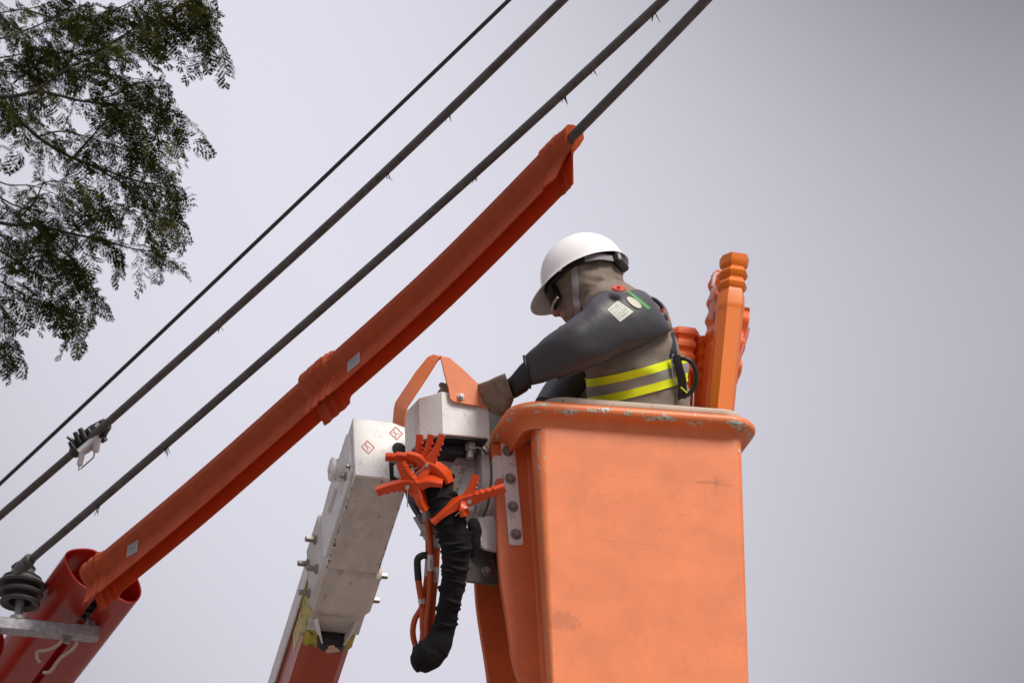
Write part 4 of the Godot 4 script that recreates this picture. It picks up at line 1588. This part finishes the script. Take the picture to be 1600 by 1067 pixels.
# a plastic spring clamp: two levers crossing at a spring; all lists are [px, py] seen from the camera side, d their distance
func clamp_tool(label, lever_a: Array, lever_b: Array, pivot: Array, d: float, thick: float, wa := 0.024):
	var t := thing("spring_clamp", label, "clamp", P(pivot[0], pivot[1], d), "orange spring clamps on the black sleeve")
	var back := (cam_xf.basis * Vector3(0.12, 0.42, -0.88)).normalized()
	for lv in [lever_a, lever_b]:
		var pts := spline(pxs(lv, d), 6)
		var w := []
		for i in pts.size():
			var u := i / float(pts.size() - 1)
			w.append(wa * (0.82 + 0.5 * exp(-pow((u - 0.45) / 0.16, 2.0)) - 0.32 * smoothstep(0.6, 1.0, u)))
		var mb := MB.new()
		var tk := []
		for i in pts.size():
			tk.append(thick * lerpf(0.72, 1.75, smoothstep(0.42, 0.85, i / float(pts.size() - 1))))
		mb.bar(pts, w, tk, back, 0.0025)
		var part := put("lever", mb, M.clamp_plastic, t, 30)
		# grip ribs on the inner edge of the handle
		var rb := MB.new()
		for k in 4:
			var i := int((0.14 + 0.07 * k) * pts.size())
			var tg: Vector3 = (pts[i + 1] - pts[i]).normalized()
			var sd := tg.cross(back).normalized()
			for s in [1.0 if lv == lever_a else -1.0]:
				rb.box(Transform3D(Basis(tg, sd, tg.cross(sd)), pts[i] + sd * s * w[i] * 0.46), Vector3(0.007, 0.008, thick * 0.86), 0.0022)
		put("grip", rb, M.clamp_plastic, part, 30)
	var o := P(pivot[0], pivot[1], d)
	var pin := MB.new()
	pin.cyl(o + back * thick * 0.7, o - back * thick * 0.75, 0.0065, 12, 0.001)
	put("pin", pin, M.bright_steel, t)
	var wire := MB.new()
	var dirw: Vector3 = (pxs(lever_b, d)[2] - o).normalized()
	wire.tube([o - back * thick * 0.62, o + dirw * 0.03 - back * thick * 0.6, o + dirw * 0.058 - back * thick * 0.58, o + dirw * 0.062 - back * thick * 0.2], 0.0016, 6)
	put("spring", wire, M.bright_steel, t)

func make_clamps():
	# three stacked clamps: one handle up, one to the left, jaws round the sleeve's mouth
	for k in 3:
		var x := -13.0 * (2 - k)
		var d := 15.03 - 0.03 * k
		clamp_tool(["orange clamp at the back of the stacked three", "orange clamp in the middle of the stacked three", "orange clamp in front of the stacked three, bright pin showing"][k],
			[[691 + x * 1.35, 679], [683 + x * 1.1, 700], [671 + x * 0.7, 722], [664 + x * 0.4, 736], [654 + x * 0.2, 752], [650 + x * 0.2, 772]],
			[[607 - x * -0.2 + k * 14, 714 - k * 2], [636 + k * 9, 716], [663 + x * 0.5, 722 + k * 2], [682 + x * 0.3, 728 + k * 2], [696 + x * 0.2, 740], [703, 754]], [668 + x * 0.6, 722], d, 0.030)
	clamp_tool("orange clamp with its handle pointing left under the boom head", [[626, 722], [631, 736], [640, 750], [652, 757], [672, 750], [692, 752]], [[588, 768], [614, 760], [638, 757], [652, 768], [660, 784], [668, 796]], [638, 756], 14.95, 0.034, 0.030)
	clamp_tool("orange clamp with its handle pointing right at the bucket, gripping the sleeve", [[743, 742], [738, 760], [731, 777], [726, 788], [724, 796], [727, 806]], [[789, 762], [762, 771], [734, 780], [712, 788], [692, 800], [675, 816]], [735, 779], 14.93, 0.032, 0.028)
	# moulded collar cuff between the jaws
	var t := thing("cuff", "orange moulded cuff round the mouth of the black sleeve", "cuff", P(680, 770, 15.0))
	var mb := MB.new()
	var rings := []
	for q in [[676, 733, 0.033], [678, 740, 0.043], [681, 748, 0.0475], [683, 755, 0.0485], [684, 760, 0.047]]:
		var ring := []
		var ax := (P(684, 775, 15.0) - P(675, 738, 15.07)).normalized()
		var s1 := ax.cross(cam_xf.basis.z).normalized()
		var s2 := ax.cross(s1)
		for i in 28:
			var a := TAU * i / 28
			ring.append(P(q[0], q[1], 15.02) + (s1 * cos(a) + s2 * sin(a)) * q[2])
		rings.append(ring)
	var inner := []
	for k in range(rings.size() - 1, -1, -1):
		var mid := Vector3.ZERO
		for p in rings[k]:
			mid += p / 28.0
		inner.append(rings[k].map(func(p): return mid + (p - mid) * 0.92))
	mb.loft(rings + inner, true, false)
	put("shell", mb, M.clamp_plastic, t, 40)
	var skirt := MB.new()
	skirt.prism([[641, 752], [660, 742], [676, 745], [672, 760], [664, 778], [668, 790], [656, 782], [644, 768]].map(func(c): return P(c[0], c[1], 14.985)), -cam_xf.basis.z * 0.02, 0.004)
	put("flap", skirt, M.clamp_plastic, t, 30)

# ---------------------------------------------------------------- spare covers standing in the bucket
func ridged(label, foot: Vector3, head: Vector3, across: Vector3, deep: Vector3, rows: Array, m):   # rows: [0..1 up, width scale]
	var t := thing("spare_cover", label, "line cover", foot, "spare covers standing in the bucket")
	var mb := MB.new()
	var rings := []
	for q in rows:
		var o := foot.lerp(head, q[0])
		var ring := []
		for c in [[1.0, -0.15], [0.55, 0.75], [-0.55, 0.9], [-1.0, 0.25], [-1.0, -0.5], [0.0, -1.0], [0.7, -0.8]]:
			ring.append(o + across * c[0] * q[1] + deep * c[1] * q[1])
		rings.append(ring)
	var inner := []
	for k in range(rings.size() - 1, -1, -1):
		var mid := foot.lerp(head, rows[k][0])
		inner.append(rings[k].map(func(p): return mid + (p - mid) * 0.9))
	mb.loft(rings + inner, true, false)
	put("shell", mb, m, t, 30)
	return t

func ridge_rows(from: float, to: float, n: int, lo: float, hi: float) -> Array:
	var out := []
	for k in n * 8:
		var u := k / float(n * 8)
		out.append([lerpf(from, to, u), lerpf(lo, hi, 0.5 - 0.5 * cos(TAU * n * u))])
	return out

func make_spares():
	var floor_y := -1.02
	var d := 15.22
	var foot := BP(1128, 640, -0.22)
	var head := BP(1150, 403, -0.20)
	var dirv := (foot - head).normalized()
	var low := foot + dirv * 0.55
	var right := bk.basis.x * 0.042
	var deep := bk.basis.z * 0.042
	var L := head.distance_to(low)
	var at := func(py: float) -> float: return 1.0 - (py - 403.0) / 237.0 * (head.distance_to(foot) / L)
	var rows := [[0.0, 0.98], [at.call(489.0), 0.98], [at.call(486.0), 1.04], [at.call(480.0), 1.06], [at.call(462.0), 0.96], [at.call(456.0), 0.86]]
	rows.append_array([[at.call(452.0), 1.02], [at.call(447.0), 1.10], [at.call(443.0), 0.98], [at.call(438.0), 0.80], [at.call(434.0), 1.0], [at.call(429.0), 1.10], [at.call(425.0), 0.94], [at.call(421.0), 0.80], [at.call(416.0), 1.0], [at.call(410.0), 1.04], [1.0, 1.06]])
	ridged("tall bright orange spare cover with a ribbed socket end, standing upright", low, head, right, deep, rows, M.stowed_plastic)
	# a second one close behind on the left, its pale flap showing
	var h2 := BP(1121, 428, -0.33)
	var f2 := BP(1103, 640, -0.36)
	var lo2 := f2 + (f2 - h2).normalized() * 0.4
	var r2 := ridge_rows(0.72, 1.0, 4, 0.75, 1.15)
	var t2 = ridged("orange spare cover behind the tall one, with pale flaps on its edge", lo2, h2, bk.basis.x * 0.018, bk.basis.z * 0.04, [[0.0, 1.0], [0.70, 1.0]] + r2 + [[1.0, 0.8]], M.stowed_plastic_red)
	for q in [[1117, 430, 1114, 448], [1115, 452, 1112, 470], [1113, 476, 1111, 500]]:
		var fl := MB.new()
		fl.bar([BP(q[0] + 4, q[1] - 4, -0.29), BP(q[0], q[1], -0.29), BP(q[2], q[3], -0.29)], 0.012, 0.006, bk.basis.z, 0.002)
		put("flap", fl, M.tag_pale, t2)
	# one on the right, mostly hidden
	var h3 := BP(1163, 487, -0.31)
	var f3 := BP(1140, 640, -0.34)
	var lo3 := f3 + (f3 - h3).normalized() * 0.4
	var t3 = ridged("dark orange spare cover whose ribs show right of the tall one", lo3, h3, bk.basis.x * 0.020, bk.basis.z * 0.04, [[0.0, 0.3], [0.64, 0.35]] + ridge_rows(0.68, 1.0, 3, 0.7, 1.12) + [[1.0, 0.95]], M.stowed_plastic_red)
	var tg := MB.new()
	tg.bar([BP(1171, 512, -0.29), BP(1166, 525, -0.29), BP(1160, 545, -0.29), BP(1154, 566, -0.29)], [0.004, 0.014, 0.012, 0.008], 0.006, bk.basis.z, 0.002)
	put("flap", tg, M.red_plastic, t3)
	# two ribbed ones low behind the worker's back
	for q in [["broad orange spare cover with stepped ribs behind the worker's back", 1070, 517, 1064, 0.047, 4, 15.40, M.stowed_plastic_red], ["narrow orange spare cover squeezed between the broad one and the tall one", 1098, 531, 1092, 0.019, 4, 15.38, M.stowed_plastic_red]]:
		var h4 := BP(q[1], q[2], -0.38)
		var f4 := BP(q[3], 650, -0.40)
		var lo4 := f4 + (f4 - h4).normalized() * 0.45
		var rr := []
		var L4 := h4.distance_to(lo4)
		for k in 4:
			var y0 := 1.0 - (0.028 + k * 0.040) / L4
			rr.push_front([y0 + 0.026 / L4, 1.00 - k * 0.03])
			rr.push_front([y0 + 0.020 / L4, 1.12 - k * 0.03])
			rr.push_front([y0 + 0.006 / L4, 1.14 - k * 0.03])
			rr.push_front([y0 - 0.002 / L4, 0.92 - k * 0.03])
			rr.push_front([y0 - 0.009 / L4, 0.88 - k * 0.03])
		ridged(q[0], lo4, h4, bk.basis.x * q[4], bk.basis.z * 0.035, [[0.0, 0.85]] + rr + [[1.0, 1.0]], q[7])

# ---------------------------------------------------------------- the worker
func Q(px, py, z) -> Vector3:                         # z metres nearer than the bucket's front corner
	return P(px, py, DIST - z)

func ridged_noise(s: int, freq: float) -> FastNoiseLite:
	var nz := FastNoiseLite.new()
	nz.seed = s
	nz.frequency = freq
	nz.fractal_type = FastNoiseLite.FRACTAL_RIDGED
	nz.fractal_octaves = 2
	return nz

func wrinkle(mb: MB, f: Field, s: int, freq: float, amp: float, stretch: Vector3):
	var nz := ridged_noise(s, freq)
	var done := {}
	for i in mb.v.size():
		var p := mb.v[i]
		var k := Vector3i((p * 10000.0).round())
		if not done.has(k):
			var e := 0.004
			var g := Vector3(f.at(p + Vector3(e, 0, 0)) - f.at(p - Vector3(e, 0, 0)), f.at(p + Vector3(0, e, 0)) - f.at(p - Vector3(0, e, 0)), f.at(p + Vector3(0, 0, e)) - f.at(p - Vector3(0, 0, e))).normalized()
			done[k] = p + g * amp * nz.get_noise_3dv(p * stretch)
		mb.v[i] = done[k]

func make_person():
	var up := Vector3.UP
	var away := Vector3(0, 0, -1)
	var b := deg_to_rad(20.0)
	var fwd := Vector3(-cos(b), 0, -sin(b))           # the way he faces, level
	var left := up.cross(fwd).normalized()            # his left, towards the camera
	var floor_y: float = (bk * Vector3(0.3, -1.03, -0.3)).y
	var pelvis := Q(1000, 712, -0.30)
	var base := Vector3(pelvis.x, floor_y, pelvis.z)
	var t := thing("person", "worker in white helmet, khaki hood and black rubber sleeve, leaning over the bucket", "person", base)

	# --- body
	var f := Field.new()
	f.k = 0.05
	var waist := Q(1000, 645, -0.30)
	var chest := Q(990, 575, -0.29)
	var yoke := Q(985, 510, -0.29)
	var neck := Q(942, 486, -0.28)
	f.cap(pelvis + left * 0.08, pelvis - left * 0.08, 0.125, 0.125)
	f.cap(pelvis, waist, 0.13, 0.125)
	f.cap(waist + left * 0.07, waist - left * 0.07, 0.118, 0.118)
	f.cap(waist, chest, 0.12, 0.125)
	f.cap(chest + left * 0.09, chest - left * 0.09, 0.118, 0.118)
	f.cap(chest, yoke, 0.118, 0.10)
	f.cap(yoke + left * 0.15, yoke - left * 0.15, 0.075, 0.075)
	f.cap(yoke, neck, 0.075, 0.064)
	var sh_l := yoke + left * 0.17 + up * -0.01
	var sh_r := yoke - left * 0.17
	var elbow_l := Q(893, 543, -0.02)
	var wrist_l := Q(800, 600, -0.06)
	f.cap(sh_l, elbow_l, 0.055, 0.042)
	f.cap(elbow_l, elbow_l.lerp(wrist_l, 0.45), 0.042, 0.026)
	var elbow_r := Q(905, 620, -0.46)
	var wrist_r := Q(850, 665, -0.36)
	f.cap(sh_r, elbow_r, 0.062, 0.05)
	f.cap(elbow_r, wrist_r, 0.05, 0.036)
	for s in [1.0, -1.0]:
		var hip: Vector3 = pelvis + left * s * 0.09 - up * 0.04
		var knee := Vector3(hip.x - 0.02, lerpf(hip.y, floor_y, 0.5), hip.z + s * 0.02)
		var ankle := Vector3(hip.x + 0.02, floor_y + 0.075, hip.z + s * 0.03)
		f.cap(hip, knee, 0.088, 0.062)
		f.cap(knee, ankle, 0.062, 0.045)
		f.cap(ankle - up * 0.03, ankle + fwd * 0.13 - up * 0.035, 0.045, 0.038)
	var body := MB.new()
	f.build(body, Vector3(pelvis.x - 0.62, floor_y - 0.05, pelvis.z - 0.55), Vector3(pelvis.x + 0.4, yoke.y + 0.2, pelvis.z + 0.6), 0.014)
	wrinkle(body, f, 3, 3.6, 0.016, Vector3(1.0, 1.5, 1.0))
	# --- hooded head, on a finer grid, joined to the same surface
	var hc := Q(917, 446, -0.28)
	var tilt := deg_to_rad(21.0)
	var hf := (fwd * cos(tilt) - up * sin(tilt)).normalized()
	var hu := (up * cos(tilt) + fwd * sin(tilt)).normalized()
	var hs := left
	var hb := Basis(hf, hu, hs)
	var hd := Field.new()
	hd.k = 0.03
	hd.blob(Transform3D(Basis(hf * 0.098, hu * 0.112, hs * 0.080), hc + hu * 0.012 - hf * 0.008))
	hd.cap(hc + hf * 0.045 - hu * 0.075, hc + hf * 0.035 - hu * 0.098, 0.046, 0.040)      # jaw
	hd.cap(hc - hf * 0.02 - hu * 0.05, neck, 0.070, 0.074)
	hd.cap(neck, yoke + up * 0.01, 0.080, 0.09)
	hd.cap(hc + hf * 0.088 - hu * 0.012, hc + hf * 0.100 - hu * 0.034, 0.014, 0.013)         # nose ridge under the cloth
	var hood := MB.new()
	hd.build(hood, hc - Vector3.ONE * 0.2, hc + Vector3.ONE * 0.17, 0.0065)
	wrinkle(hood, hd, 8, 7.0, 0.008, Vector3(1.0, 1.6, 1.0))
	body.v.append_array(hood.v)
	body.uv.append_array(hood.uv)
	var skin := put("body", body, M.khaki, t, 70)
	# --- face in the hood's opening
	var fc := Field.new()
	fc.k = 0.012
	fc.blob(Transform3D(Basis(hf * 0.052, hu * 0.050, hs * 0.034), hc + hf * 0.046 - hu * 0.034))
	fc.cap(hc + hf * 0.098 - hu * 0.008, hc + hf * 0.116 - hu * 0.034, 0.009, 0.013)
	fc.cap(hc + hf * 0.094 - hu * 0.062 + hs * 0.018, hc + hf * 0.094 - hu * 0.062 - hs * 0.018, 0.012, 0.012)
	fc.cap(hc + hf * 0.078 - hu * 0.072, hc + hf * 0.06 - hu * 0.08, 0.012, 0.012)
	var face := MB.new()
	fc.build(face, hc + hf * 0.05 - Vector3.ONE * 0.12, hc + hf * 0.05 + Vector3.ONE * 0.12, 0.0042)
	put("face", face, M.skin, t, 70)
	# --- goggles
	var gg := MB.new()
	var rings := []
	for k in 9:
		var a := lerpf(-0.86, 0.86, k / 8.0)
		var mid := hc + hf * (0.020 + 0.094 * cos(a)) + hs * 0.078 * sin(a) + hu * 0.004
		var out := (hf * cos(a) + hs * sin(a)).normalized()
		rings.append([mid - hu * 0.036, mid - hu * 0.022 + out * 0.009, mid + hu * 0.014 + out * 0.009, mid + hu * 0.030, mid + hu * 0.022 - out * 0.012, mid - hu * 0.026 - out * 0.012])
	gg.loft(rings)
	var gp := put("goggles", gg, M.lens_dark, t, 50)
	var gr := MB.new()
	var rim := []
	for k in 13:
		var a := lerpf(-0.9, 0.9, k / 12.0)
		rim.append(hc + hf * (0.020 + 0.102 * cos(a)) + hs * 0.085 * sin(a) - hu * 0.030)
	gr.tube(rim, 0.0035, 7)
	put("rim", gr, M.aluminium, gp, 50)

	# --- helmet
	var hm := hc + hu * 0.034 - hf * 0.004
	var dome := MB.new()
	var outer := []
	var inner := []
	var seg := 56
	for k in 15:
		var ring := []
		var ringi := []
		var th := k / 12.0 * PI / 2                  # 12 rows of dome, then the brim
		for m in seg:
			var a := TAU * m / seg
			var c := cos(a)
			var s := sin(a)
			var p: Vector3
			var q: Vector3
			var ridge := 0.003 * exp(-pow(s / 0.16, 2.0)) * clampf(1.0 - th / 1.2, 0, 1)
			if k <= 12:
				var w := pow(sin(th), 0.88)
				p = hf * 0.131 * w * c + hs * 0.110 * w * s + hu * (0.128 * cos(th) + ridge)
				q = p * 0.968
			else:
				var front := pow(maxf(0.0, c), 1.5)
				var e := (k - 12) / 2.0
				var ext := (0.009 + 0.046 * front) * e
				p = hf * (0.131 * c + ext * c) + hs * (0.110 * s + (0.008 + 0.010 * front) * e * s) + hu * (-0.006 * e - 0.020 * front * e)
				q = p - hu * 0.003 - (hf * c + hs * s) * (0.004 * (1.0 - e) )
			ring.append(hm + p)
			ringi.append(hm + q)
		outer.append(ring)
		inner.push_front(ringi)
	dome.loft(outer + inner, true, false)
	var helmet := put("helmet", dome, M.helmet_white, t, 50)
	var band := MB.new()
	var br := []
	for lay in [[0.116, 0.092, -0.014], [0.121, 0.098, -0.010], [0.124, 0.102, 0.022], [0.118, 0.096, 0.022], [0.112, 0.088, -0.012]]:
		var ring := []
		for m in 40:
			var a := TAU * m / 40
			ring.append(hm + hf * lay[0] * cos(a) + hs * lay[1] * sin(a) + hu * lay[2])
		br.append(ring)
	band.loft(br, true, false)
	put("headband", band, M.black_plastic, helmet, 40)
	var clip := MB.new()
	clip.box(Transform3D(hb, hm + hf * 0.045 + hs * 0.0985 - hu * 0.002), Vector3(0.014, 0.009, 0.006), 0.002)
	put("clip", clip, M.helmet_white, helmet)
	var rat := MB.new()
	rat.box(Transform3D(hb, hm - hf * 0.118 - hu * 0.028 + hs * 0.02), Vector3(0.026, 0.040, 0.075), 0.007)
	put("ratchet", rat, M.black_plastic, helmet)
	var nape := MB.new()
	nape.bar(spline([hm - hf * 0.035 + hs * 0.0955 - hu * 0.008, hm - hf * 0.075 + hs * 0.083 - hu * 0.016, hm - hf * 0.108 + hs * 0.052 - hu * 0.026], 5), 0.022, 0.003, hs - hf, 0.001)
	put("nape_strap", nape, M.strap_grey, helmet, 50)
	# chin strap, laid on the hood
	var cs := []
	for k in 12:
		var u := k / 11.0
		var ray := (P(lerpf(898.0, 904.0, u), lerpf(417.0, 508.0, u), 1.0) - EYE).normalized()
		var got = hood.hit(EYE, ray)
		if got:
			cs.append(got[0] + got[1] * 0.004)
	var chin := MB.new()
	chin.bar(cs, 0.020, 0.0024, hs, 0.0008)
	put("chin_strap", chin, M.strap_grey, helmet, 60)

	# --- black rubber insulating sleeve over the near arm
	var rs := [[819, 558, 828, 604, -0.035, 0.036, 0.0], [834, 542, 847, 600, -0.02, 0.044, 0.0], [856, 523, 880, 589, 0.0, 0.055, 0.0], [884, 505, 915, 576, 0.0, 0.066, 0.0], [908, 486, 946, 566, -0.03, 0.080, 0.0], [924, 466, 974, 553, -0.06, 0.090, 0.0], [944, 455, 1000, 541, -0.09, 0.094, 0.0], [968, 453, 1020, 531, -0.12, 0.094, 0.0], [992, 452, 1036, 522, -0.15, 0.088, 0.0], [1010, 458, 1046, 516, -0.18, 0.074, 0.0], [1024, 474, 1049, 514, -0.21, 0.055, 0.0]]
	var sl := []
	for r in rs:
		var a := Q(r[0], r[1], r[4])
		var c := Q(r[2], r[3], r[4])
		sl.append([(a + c) / 2, (a - c) / 2, cam_xf.basis.z * r[5]])
	var smooth := []
	for j in 3:
		smooth.append(spline(sl.map(func(q): return q[j]), 8))
	var rr := []
	var nz := FastNoiseLite.new()
	nz.seed = 31
	nz.frequency = 3.0
	for k in smooth[0].size():
		var ring := []
		for m in 44:
			var a := TAU * m / 44
			var ca := cos(a)
			var sa := sin(a)
			var p: Vector3 = smooth[0][k] + smooth[1][k] * signf(ca) * pow(absf(ca), 0.9) + smooth[2][k] * signf(sa) * pow(absf(sa), 0.9)
			p += (smooth[1][k] * ca + smooth[2][k] * sa).normalized() * 0.011 * nz.get_noise_3d(p.x, p.y * 1.5, p.z)
			ring.append(p)
		rr.append(ring)
	var slm := MB.new()
	slm.loft(rr)
	var sleeve := put("rubber_sleeve", slm, M.rubber_sleeve, t, 70)
	var bead := []
	for m in 29:
		var a := TAU * m / 28
		bead.append(smooth[0][0] + smooth[1][0] * cos(a) * 1.06 + smooth[2][0] * sin(a) * 1.06)
	var bd := MB.new()
	bd.tube(bead, 0.0045, 8)
	put("bead", bd, M.black_rubber, sleeve, 60)
	var hem := MB.new()
	var hp := []
	for k in range(smooth[0].size() - 1, 12, -2):
		hp.append(smooth[0][k] - smooth[1][k] * 0.985 + cam_xf.basis.z * 0.006)
	hem.tube(hp, 0.0055, 7)
	put("hem", hem, M.rubber_sleeve, sleeve, 60)
	# prints on the sleeve
	drape("paper_sticker", slm, [Vector2(949, 484), Vector2(965, 470), Vector2(990, 487), Vector2(969, 503)], M.sticker_paper, sleeve, 6, 6)
	var ov := MB.new()
	var oc := []
	for m in 18:
		var a := TAU * m / 18
		var px := 990.5 + cos(a) * 13.5 * 0.82 + sin(a) * 5.0 * 0.57
		var py := 473.5 + cos(a) * 13.5 * 0.57 - sin(a) * 5.0 * 0.82
		var got = slm.hit(EYE, (P(px, py, 1.0) - EYE).normalized())
		if got:
			oc.append(got[0] + got[1] * 0.003)
	ov.fan(oc)
	put("oval_sticker", ov, M.sticker_cream, sleeve, 60)
	drape("green_stripe", slm, [Vector2(979, 455.5), Vector2(984, 455), Vector2(1017, 481), Vector2(1012, 484)], M.lime_mark, sleeve, 2, 8)

	# --- the far arm's sleeve
	var fs := MB.new()
	fs.tube(spline([Q(965, 530, -0.43), Q(925, 572, -0.46), Q(890, 600, -0.43), Q(858, 640, -0.36)], 6), [0.085, 0.083, 0.082, 0.08, 0.078, 0.077, 0.075, 0.073, 0.07, 0.068, 0.066, 0.063, 0.061, 0.059, 0.057, 0.055, 0.053, 0.051, 0.05], 20)
	put("rubber_sleeve", fs, M.rubber_sleeve, t, 60)

	# --- cuff of the rubber glove and leather gauntlet
	var cuff := MB.new()
	var cr := []
	for q in [[824, 560, 831, 601, -0.035, 0.030], [812, 571, 824, 611, -0.045, 0.030], [798, 588, 808, 621, -0.060, 0.028], [786, 598, 799, 624, -0.075, 0.026]]:
		var a := Q(q[0], q[1], q[4])
		var c := Q(q[2], q[3], q[4])
		var ring := []
		for m in 24:
			var g := TAU * m / 24
			ring.append((a + c) / 2 + (a - c) / 2 * cos(g) + cam_xf.basis.z * q[5] * sin(g))
		cr.append(ring)
	cuff.loft(cr)
	put("glove_cuff", cuff, M.black_rubber, t, 60)
	var gf := Field.new()
	gf.k = 0.014
	var palm := BP(733, 612, -0.215)
	var wr := Q(783, 609, -0.10)
	var gaunt := MB.new()
	var gr2 := []
	for q in [[789, 583, 803, 624, -0.062, 0.036], [776, 588, 796, 642, -0.085, 0.040], [764, 594, 782, 652, -0.12, 0.038], [750, 599, 766, 644, -0.16, 0.032], [738, 602, 750, 634, -0.20, 0.026]]:
		var a := Q(q[0], q[1], q[4])
		var c := Q(q[2], q[3], q[4])
		var ring := []
		for m in 28:
			var g := TAU * m / 28
			ring.append((a + c) / 2 + (a - c) / 2 * cos(g) + cam_xf.basis.z * q[5] * sin(g))
		gr2.append(ring)
	gaunt.loft(gr2)
	var hand_o := Q(742, 617, -0.21)
	gf.cap(hand_o, hand_o + Vector3(-0.045, 0.005, -0.01), 0.026, 0.024)
	var palm_o := hand_o + Vector3(-0.04, 0.0, -0.01)
	for k in 4:                                        # four fingers curled round the lever
		var root: Vector3 = palm_o + Vector3(-0.004 * k, 0.024 - k * 0.017, 0.004)
		var l: float = [0.85, 1.0, 0.95, 0.75][k]
		var k1 := root + Vector3(-0.036, 0.006, 0.012) * l
		var k2 := k1 + Vector3(-0.018, -0.004, -0.022) * l
		var k3 := k2 + Vector3(0.006, -0.010, -0.020) * l
		gf.cap(root, k1, 0.0125, 0.0115)
		gf.cap(k1, k2, 0.0115, 0.0105)
		gf.cap(k2, k3, 0.0105, 0.0095)
	var th0 := hand_o + Vector3(-0.012, 0.018, 0.006)  # thumb from the side of the palm, tip showing past the guard
	var th1: Vector3 = BP(708, 609, -0.185)
	var th2: Vector3 = BP(690, 602, -0.18)
	gf.cap(th0, th1, 0.014, 0.0115)
	gf.cap(th1, th2, 0.0115, 0.0095)
	gf.build(gaunt, hand_o - Vector3(0.16, 0.09, 0.10), hand_o + Vector3(0.06, 0.09, 0.10), 0.0045)
	put("leather_glove", gaunt, M.glove_leather, t, 70)

	# --- reflective stripes round the jacket
	var ax := (Q(976, 530, -0.29) - Q(1000, 640, -0.30)).normalized()
	ax = (ax + fwd * 0.02).normalized()
	var o0 := Q(990, 592, -0.29)
	var s1 := ax.cross(left).normalized()
	var s2 := ax.cross(s1).normalized()
	var cloth := ridged_noise(3, 3.6)
	for q in [[-0.042, -0.018, "yellow_stripe"], [-0.018, 0.012, "silver_stripe"], [0.012, 0.036, "yellow_stripe"]]:
		var sm := MB.new()
		var rows := []
		for j in 4:
			var h: float = lerpf(q[0], q[1], j / 3.0)
			var ring := []
			for m in 72:
				var a := TAU * m / 72
				var dirv := s1 * cos(a) + s2 * sin(a)
				var sp := f.surface_from(o0 + ax * h, dirv)
				ring.append(sp + dirv * (0.016 * cloth.get_noise_3dv(sp * Vector3(1.0, 1.5, 1.0)) + 0.006))
			rows.append(ring)
		sm.loft(rows, true, false)
		put(q[2], sm, M.hi_vis_yellow if q[2] == "yellow_stripe" else M.reflective_grey, t, 60)

	# --- harness behind the back
	var hz := -0.20
	var st := MB.new()
	st.bar(spline([Q(1046, 520, hz - 0.05), Q(1050, 548, hz), Q(1054, 580, hz), Q(1056, 625, hz)], 5), 0.030, 0.005, cam_xf.basis.z, 0.0015)
	var harness := put("harness", st, M.strap_blue, t, 50)
	var lp := MB.new()
	lp.bar(spline([Q(1058, 562, hz + 0.02), Q(1068, 560, hz + 0.03), Q(1081, 566, hz + 0.03), Q(1088, 584, hz + 0.03), Q(1086, 604, hz + 0.03), Q(1076, 616, hz + 0.03), Q(1062, 620, hz + 0.02)], 6), 0.013, 0.022, cam_xf.basis.z, 0.004)
	put("loop", lp, M.black_plastic, harness, 50)
	var l2 := MB.new()
	l2.bar(spline([Q(1056, 556, hz + 0.03), Q(1061, 575, hz + 0.035), Q(1066, 596, hz + 0.03), Q(1066, 622, hz + 0.02)], 6), 0.026, 0.014, cam_xf.basis.z, 0.004)
	put("strap", l2, M.black_plastic, harness, 50)
	var l3 := MB.new()
	l3.tube(spline([Q(1052, 553, hz + 0.03), Q(1050, 566, hz + 0.035), Q(1052, 588, hz + 0.03), Q(1057, 598, hz + 0.03)], 6), 0.003, 8)
	put("snap_hook", l3, M.bright_steel, harness, 50)
	var yl := MB.new()
	yl.bar([Q(1064, 605, hz + 0.05), Q(1074, 614, hz + 0.05)], 0.004, 0.004, cam_xf.basis.z, 0.001)
	put("tag", yl, M.hi_vis_yellow, harness)
	# sleeve harness at the shoulder
	var sb := MB.new()
	sb.tube(spline([Q(1018, 466, -0.2), Q(1026, 470, -0.2), Q(1034, 479, -0.2), Q(1035, 486, -0.2)], 5), 0.0062, 8)
	put("shoulder_strap", sb, M.strap_blue, sleeve)
	var rd := MB.new()
	rd.bar([Q(1034, 483, -0.19), Q(1039, 492, -0.19), Q(1044, 501, -0.19)], 0.009, 0.012, cam_xf.basis.z, 0.003)
	put("red_tab", rd, M.red_plastic, sleeve)
	var bt := MB.new()
	bt.lathe(Q(1033, 498, -0.175), cam_xf.basis * Vector3(0.25, 0.1, 0.9), [[0.020, 0.0], [0.020, 0.004], [0.014, 0.010], [0.006, 0.012], [0.0001, 0.012]], 20)
	put("button", bt, M.black_rubber, sleeve, 40)
	var ob := MB.new()
	ob.lathe(Q(967, 452, -0.03), cam_xf.basis * Vector3(0.05, 0.9, 0.35), [[0.0001, 0.0], [0.021, 0.0], [0.022, 0.004], [0.019, 0.007], [0.006, 0.005], [0.005, 0.010], [0.0001, 0.011]], 24)
	put("button", ob, M.red_plastic, sleeve, 40)

# ---------------------------------------------------------------- all together
func _ready():
	rng.seed = 12345
	make_view()
	make_materials()
	make_ground()
	set_frames()
	make_cables()
	make_crossarm()
	make_tubes()
	make_clamp_connector()
	make_boom()
	make_bucket()
	make_mount()
	make_sleeve()
	make_hoses()
	make_clamps()
	make_spares()
	make_person()
	make_tree()
